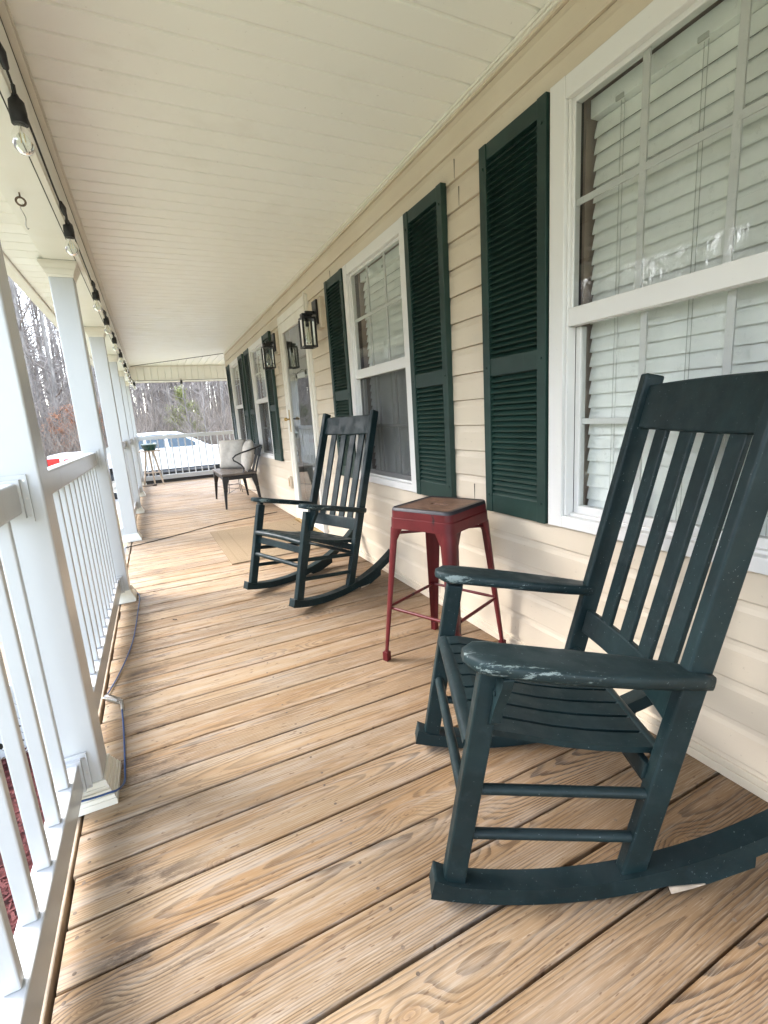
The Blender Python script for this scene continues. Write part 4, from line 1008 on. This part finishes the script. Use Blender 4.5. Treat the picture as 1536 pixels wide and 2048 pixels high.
n = len(cab); mb.add(vs, [tuple(range(n - 1, -1, -1)), tuple(range(n, 2 * n))] + [(i, (i + 1) % n, n + (i + 1) % n, n + i) for i in range(n)]); tk(mb, 'cab', 'tpaint', bevel=.035, seg=3)
def sidepane(pts, name='side_window'):
    for s_ in (-1,):
        mb = MB(); vs = [(u, YC + s_ * (.96 - .24 * max(0, (w_ - .5)) / .57 + .004), w_) for u, w_ in pts]; vs2 = [(a_, b_ + .02, c_) for a_, b_, c_ in vs]
        n = len(vs); mb.add(vs + vs2, [tuple(range(n)), tuple(range(2 * n - 1, n - 1, -1))] + [(i, (i + 1) % n, n + (i + 1) % n, n + i) for i in range(n)]); tk(mb, name, 'tglass')
sidepane([(-.66, .56), (-.62, .94), (-.30, .985), (-.30, .56)]); sidepane([(-.22, .56), (-.22, .99), (.30, .99), (.34, .56)]); sidepane([(.44, .56), (.40, .99), (.68, .975), (.88, .90), (1.36, .60), (1.34, .56)])
mb = MB(); mb.add([(.98, YC - .78, .955), (.98, YC + .78, .955), (1.70, YC + .90, .53), (1.70, YC - .90, .53)], [(0, 1, 2, 3)]); o = tk(mb, 'windscreen', 'tglass')
o.location = (.006, -TY - 1, -GZ + .006)
mb = MB(); mb.box(-2.84, -.84, TY + .12, YC + .88, .40, .59); 
for u0, u1 in ((-.55, .35), (.42, 1.45)):
    mb = MB(); mb.box(u0 + .0, u0 + .012, TY - .006, TY + .01, -.05, .50); tk(mb, 'door_gap', 'grey')
for u in (-.1, .62):
    mb = MB(); mb.box(u - .12, u + .10, TY - .03, TY - .005, .32, .36); tk(mb, 'door_handle', 'tpaint', bevel=.01)
mb = MB(); mb.box(1.22, 1.40, TY - .27, TY - .04, .50, .72); mi = tk(mb, 'wing_mirror', 'tpaint', bevel=.03)
mb = MB(); mb.box(1.212, 1.221, TY - .24, TY - .07, .53, .69); tk(mb, 'mirror_glass', 'tglass', None)
mb = MB(); mb.box(-2.915, -2.60, TY + .0, TY + .16, .28, .50); mb.box(-2.50, -2.30, TY - .02, TY + .05, .33, .46); tk(mb, 'tail_lamp', 'tail', bevel=.02)
mb = MB(); mb.box(-3.06, -2.86, TY + .02, YC + .98, -.12, .06); tk(mb, 'rear_bumper', 'steel', bevel=.03)
mb = MB(); mb.box(3.10, 3.30, TY + .02, YC + .98, -.25, .02); tk(mb, 'front_bumper', 'steel', bevel=.04)
mb = MB(); mb.box(2.95, 3.20, TY - .004 + .03, TY + .2, .10, .27); tk(mb, 'headlight', 'potclear', bevel=.03)
mb = MB(); mb.box(-.75, 1.75, TY + .03, TY + .12, -.23, -.15); tk(mb, 'running_board', 'grey', bevel=.02)
mb = MB(); mb.box(-2.7, 3.1, TY + .25, YC + .75, -.35, .1); tk(mb, 'underbody', 'tire')
for cx in (RW, FW):
    for yy in (TY + .02, YC + .74):
        mb = MB(); mb.cm = 0
        prof = [(.19, 0), (.36, -.01), (.405, .03), (.41, .13), (.405, .22), (.36, .26), (.19, .25)]
        n = 28; vs = []
        for r_, d_ in prof:
            for k_ in range(n): vs.append((cx + r_ * math.cos(2 * PI * k_ / n), yy + d_, GZ + .41 + r_ * math.sin(2 * PI * k_ / n)))
        mb.add(vs, [(i * n + k_, i * n + (k_ + 1) % n, (i + 1) * n + (k_ + 1) % n, (i + 1) * n + k_) for i in range(len(prof) - 1) for k_ in range(n)], True)
        wh = tk(mb, 'wheel', 'tire')
        mb = MB(); vs = []
        for r_, d_ in ((.23, .01), (.20, .03), (.06, .02), (0.001, .01)):
            for k_ in range(n): vs.append((cx + r_ * math.cos(2 * PI * k_ / n), yy + d_, GZ + .41 + r_ * math.sin(2 * PI * k_ / n)))
        mb.add(vs, [(i * n + k_, i * n + (k_ + 1) % n, (i + 1) * n + (k_ + 1) % n, (i + 1) * n + k_) for i in range(3) for k_ in range(n)], True); mb.build('rim', 'steel', wh)
mb = MB(); mb.box(RW + .52, RW + .55, TY + .05, TY + .30, GZ + .12, -.12); tk(mb, 'mud_flap', 'tire')

# ------------------------------------------------------------------ woods
g = G('grey_bark'); v = g.obj()
c = g.mix(g.ramp(g.noise(g.mapv(v, (6, 6, 1.2)), 2.0, 4, .7), .3, .7), (.1360, .1190, .1062), (.2805, .2550, .2295)); MT['bark'] = g.pbr(c, .9, 0, .15)
g = G('dark_bark'); v = g.obj()
c = g.mix(g.ramp(g.noise(g.mapv(v, (6, 6, 1.2)), 2.0, 4, .7), .3, .7), (.0850, .0723, .0620), (.1870, .1615, .1403)); MT['bark2'] = g.pbr(c, .9, 0, .15)
MT['twig'] = basic('twig_bark', (.2338, .2040, .1827), .9, 0, .1, .4, 1.5)
MT['brush'] = basic('dry_brush', (.2295, .1913, .1573), .9, 0, .1, .45, .8)
MT['orange'] = basic('dry_orange_leaves', (.55, .27, .15), .8, 0, .15, .35, 3)
MT['evergreen'] = basic('evergreen_leaves', (.12, .155, .06), .7, 0, .2, .4, 3)
MT['yellowgreen'] = basic('yellow_green_leaves', (.25, .27, .09), .7, 0, .2, .35, 3)
def branch(mb_, p, d, L, r_, depth, rr, leaves=None):
    n = 4; pts = [p]; q = p.copy(); dd = d.copy()
    for i in range(n):
        dd = (dd + V(rr.uniform(-.22, .22), rr.uniform(-.22, .22), rr.uniform(-.10, .20))).normalized(); q = q + dd * L / n; pts.append(q.copy())
    mb_.tube(pts, [r_ * (1 - .8 * i / n) for i in range(n + 1)], 3, False, True)
    if leaves is not None and depth <= 1:
        for t_ in range(6 if depth else 4): leaves.append(pts[rr.randint(1, n)] + V(rr.gauss(0, .12), rr.gauss(0, .12), rr.gauss(0, .12)))
    if depth > 0:
        for i in range(rr.randint(3, 4)):
            k_ = rr.randint(1, n - 1); a = rr.uniform(0, 2 * PI)
            nd = (dd * .7 + V(math.cos(a), math.sin(a), rr.uniform(-.1, .7)) * .8).normalized()
            branch(mb_, pts[k_], nd, L * rr.uniform(.45, .7), r_ * .5, depth - 1, rr, leaves)
def make_tree(seed, H_, r_, low_, nb_, bark, blen, leafmat=None, leafsize=.06, depth=2, name='bare_tree'):
    rr = random.Random(seed); e = empty(name)
    pts = []; x = y = 0; n = 10; lean = V(rr.uniform(-.05, .05), rr.uniform(-.05, .05), 0)
    for i in range(n + 1):
        pts.append(V(x, y, H_ * i / n - (.4 if i == 0 else 0))); x += rr.uniform(-.10, .10) * H_ / 14 + lean.x * H_ / n; y += rr.uniform(-.10, .10) * H_ / 14 + lean.y * H_ / n
    mb_ = MB(); mb_.tube(pts, [r_ * (1.25 if i == 0 else 1) * (1 - .82 * i / n) for i in range(n + 1)], 8, False, True); mb_.build('trunk', bark, e)
    mb_ = MB(); lv = [] if leafmat else None
    for b in range(nb_):
        t = low_ + (1 - low_) * (b + rr.random()) / nb_; k_ = min(n - 1, int(t * n)); p = pts[k_].lerp(pts[k_ + 1], t * n - k_); a = rr.uniform(0, 2 * PI)
        L = blen * (1.15 - .75 * t) * rr.uniform(.6, 1.2)
        branch(mb_, p, V(math.cos(a), math.sin(a), rr.uniform(.15, .9)).normalized(), L, r_ * .34 * (1.1 - t) + .008, depth, rr, lv)
    if lv:
        mb_.cm = 1
        for p in lv:
            for j in range(3):
                a = rr.uniform(0, 6.28); s_ = leafsize * rr.uniform(.6, 1.4); q = p + V(rr.gauss(0, .15), rr.gauss(0, .15), rr.gauss(0, .13))
                u_ = V(math.cos(a), math.sin(a), rr.uniform(-.8, .8)) * s_; w__ = V(-math.sin(a), math.cos(a), rr.uniform(-.8, .8)) * s_ * .55
                mb_.add([q - u_, q + w__, q + u_, q - w__], [(0, 1, 2, 3)])
    mb_.build('crown', ['twig', leafmat or 'twig'], e)
    return e
protos = [make_tree(11, 17, .17, .16, 34, 'bark', 3.4), make_tree(12, 19, .22, .28, 34, 'bark2', 3.8), make_tree(13, 15, .12, .12, 30, 'bark', 2.6), make_tree(14, 18, .19, .35, 30, 'bark', 3.6), make_tree(15, 14, .09, .10, 28, 'bark2', 2.4)]
sap = [make_tree(21, 5.5, .035, .10, 26, 'bark', 1.5), make_tree(22, 6.5, .045, .08, 28, 'bark', 1.9), make_tree(23, 4.2, .03, .06, 24, 'bark2', 1.5)]
beech = make_tree(31, 7.0, .06, .10, 26, 'bark', 2.0, 'orange', .075, 2, 'beech_tree')
ever = make_tree(32, 5.5, .06, .08, 26, 'bark2', 1.5, 'evergreen', .07, 2, 'evergreen_tree')
yel = make_tree(33, 6.5, .05, .15, 22, 'bark', 1.5, 'yellowgreen', .07, 2, 'leafing_tree')
rw = random.Random(77)
def place(pool, used, x, y, s_, label, cat, group):
    src = rw.choice(pool)
    o = src if src not in used else copy_tree(src)
    used.add(src); o.location = (x, y, gh(x, y) - .05); o.rotation_euler = (0, 0, rw.uniform(0, 6.28)); o.scale = (s_, s_, s_ * rw.uniform(.9, 1.1))
    tag(o, label, cat, group)
used = set()
def wood_pos(near_):
    """a place in the woods: beyond the drive (north) or on the left side (west)"""
    while True:
        if rw.random() < .62:
            x = rw.uniform(-34, 16); y = (24.5 if near_ else 27.5) + (rw.random() ** 1.3) * (10 if near_ else 44)
        else:
            x = -14.5 - (rw.random() ** 1.3) * (8 if near_ else 36); y = rw.uniform(-8, 34)
        return x, y
for i in range(205):
    x, y = wood_pos(False); place(protos, used, x, y, rw.uniform(.75, 1.2), 'tall leafless tree standing in the woods behind the yard', 'tree', 'tall bare trees of the woods')
for i in range(130):
    x, y = wood_pos(True); place(sap, used, x, y, rw.uniform(.7, 1.3), 'thin bare sapling at the edge of the woods', 'sapling', 'bare saplings at the edge of the woods')
# special trees, placed by bearing from the porch
def bearing(px, py_, D):
    d = r0 * ((px - 768) / 948.86) + r1 * ((py_ - 1024) / 948.86) + r2
    return (d.x / d.y * D, D)
for px, D, s_, lab in ((125, 27.5, 1.0, 'young beech with orange dry leaves seen between the first two posts'), (88, 33, .7, 'young beech with orange dry leaves left of the second post'), (200, 27, .9, 'young beech with orange dry leaves glimpsed over the steps handrail')):
    x, y = bearing(px, 850, D); place([beech], used, x, y, s_ * .5, lab, 'tree', 'young beeches keeping their orange leaves')
for px, D, s_, lab in ((352, 27, .62, 'small evergreen in the middle of the woods beyond the truck'), (338, 25.5, .55, 'low evergreen bush right behind the truck'), (45, 27, 1.15, 'evergreen seen between the near post and the second post')):
    x, y = bearing(px, 850, D); place([ever], used, x, y, s_ * .45, lab, 'tree', 'scattered evergreens in the woods')
for px, D, s_, lab in ((372, 28, .75, 'yellow green leafing tree right of centre beyond the truck'), (345, 30, .6, 'yellow green leafing tree left of centre beyond the truck'), (395, 32, .6, 'yellow green leafing tree farther back on the right')):
    x, y = bearing(px, 850, D); place([yel], used, x, y, s_ * .8, lab, 'tree', 'trees with first yellow green leaves')
# undergrowth
mb = MB(); rr = random.Random(9)
def brush_at(x, y, hmax, n):
    for i in range(n):
        p = V(x + rr.gauss(0, .5), y + rr.gauss(0, .5), gh(x, y)); a = rr.uniform(0, 6.28); h = hmax * rr.uniform(.35, 1.0); q = p.copy(); w_ = rr.uniform(.006, .014)
        d = V(math.cos(a) * .45, math.sin(a) * .45, 1).normalized(); vs = []
        for k_ in range(5):
            sgn = V(-math.sin(a), math.cos(a), 0) * w_ * (1 - k_ * .2); vs += [q - sgn, q + sgn]
            d = (d + V(rr.uniform(-.4, .4), rr.uniform(-.4, .4), rr.uniform(-.35, .12))).normalized(); q = q + d * h / 3.2
        mb.add(vs, [(2 * k_, 2 * k_ + 1, 2 * k_ + 3, 2 * k_ + 2) for k_ in range(4)])
for i in range(2300):
    if rr.random() < .62: x, y = rr.uniform(-32, 14), 23.2 + rr.random() ** 1.5 * 22
    else: x, y = -13.5 - rr.random() ** 1.5 * 20, rr.uniform(-6, 30)
    brush_at(x, y, rr.uniform(1.2, 5.0), 30)
tag(mb.build('undergrowth', 'brush'), 'tangled leafless brush along the foot of the woods', 'brush', kind='stuff')
# distant thicket of stems closing the view
mb = MB()
for i in range(6500):
    if rr.random() < .5: x, y = rr.uniform(-95, 45), rr.uniform(56, 95)
    else: x, y = rr.uniform(-72, -32), rr.uniform(-20, 75)
    r_ = rr.uniform(.04, .16); z = gh(x, y); h = rr.uniform(7, 17); l1, l2 = rr.uniform(-1, 1), rr.uniform(-1, 1)
    mb.tube([(x, y, z), (x + l1 * .5, y + l2 * .5, z + h * .5), (x + l1, y + l2, z + h)], [r_, r_ * .7, .01], 3, False, True)
    for b in range(5):
        a = rr.uniform(0, 6.28); t = rr.uniform(.25, .95); L = rr.uniform(1, 3.2); p = V(x + l1 * t, y + l2 * t, z + h * t)
        mb.tube([p, p + V(math.cos(a) * L * .6, math.sin(a) * L * .6, L * .5), p + V(math.cos(a + .3) * L, math.sin(a + .3) * L, L * 1.0)], [.035, .022, .008], 3, False, True)
tag(mb.build('distant_thicket', 'twig'), 'far bare stems closing the view deep in the woods', 'woods', kind='stuff')
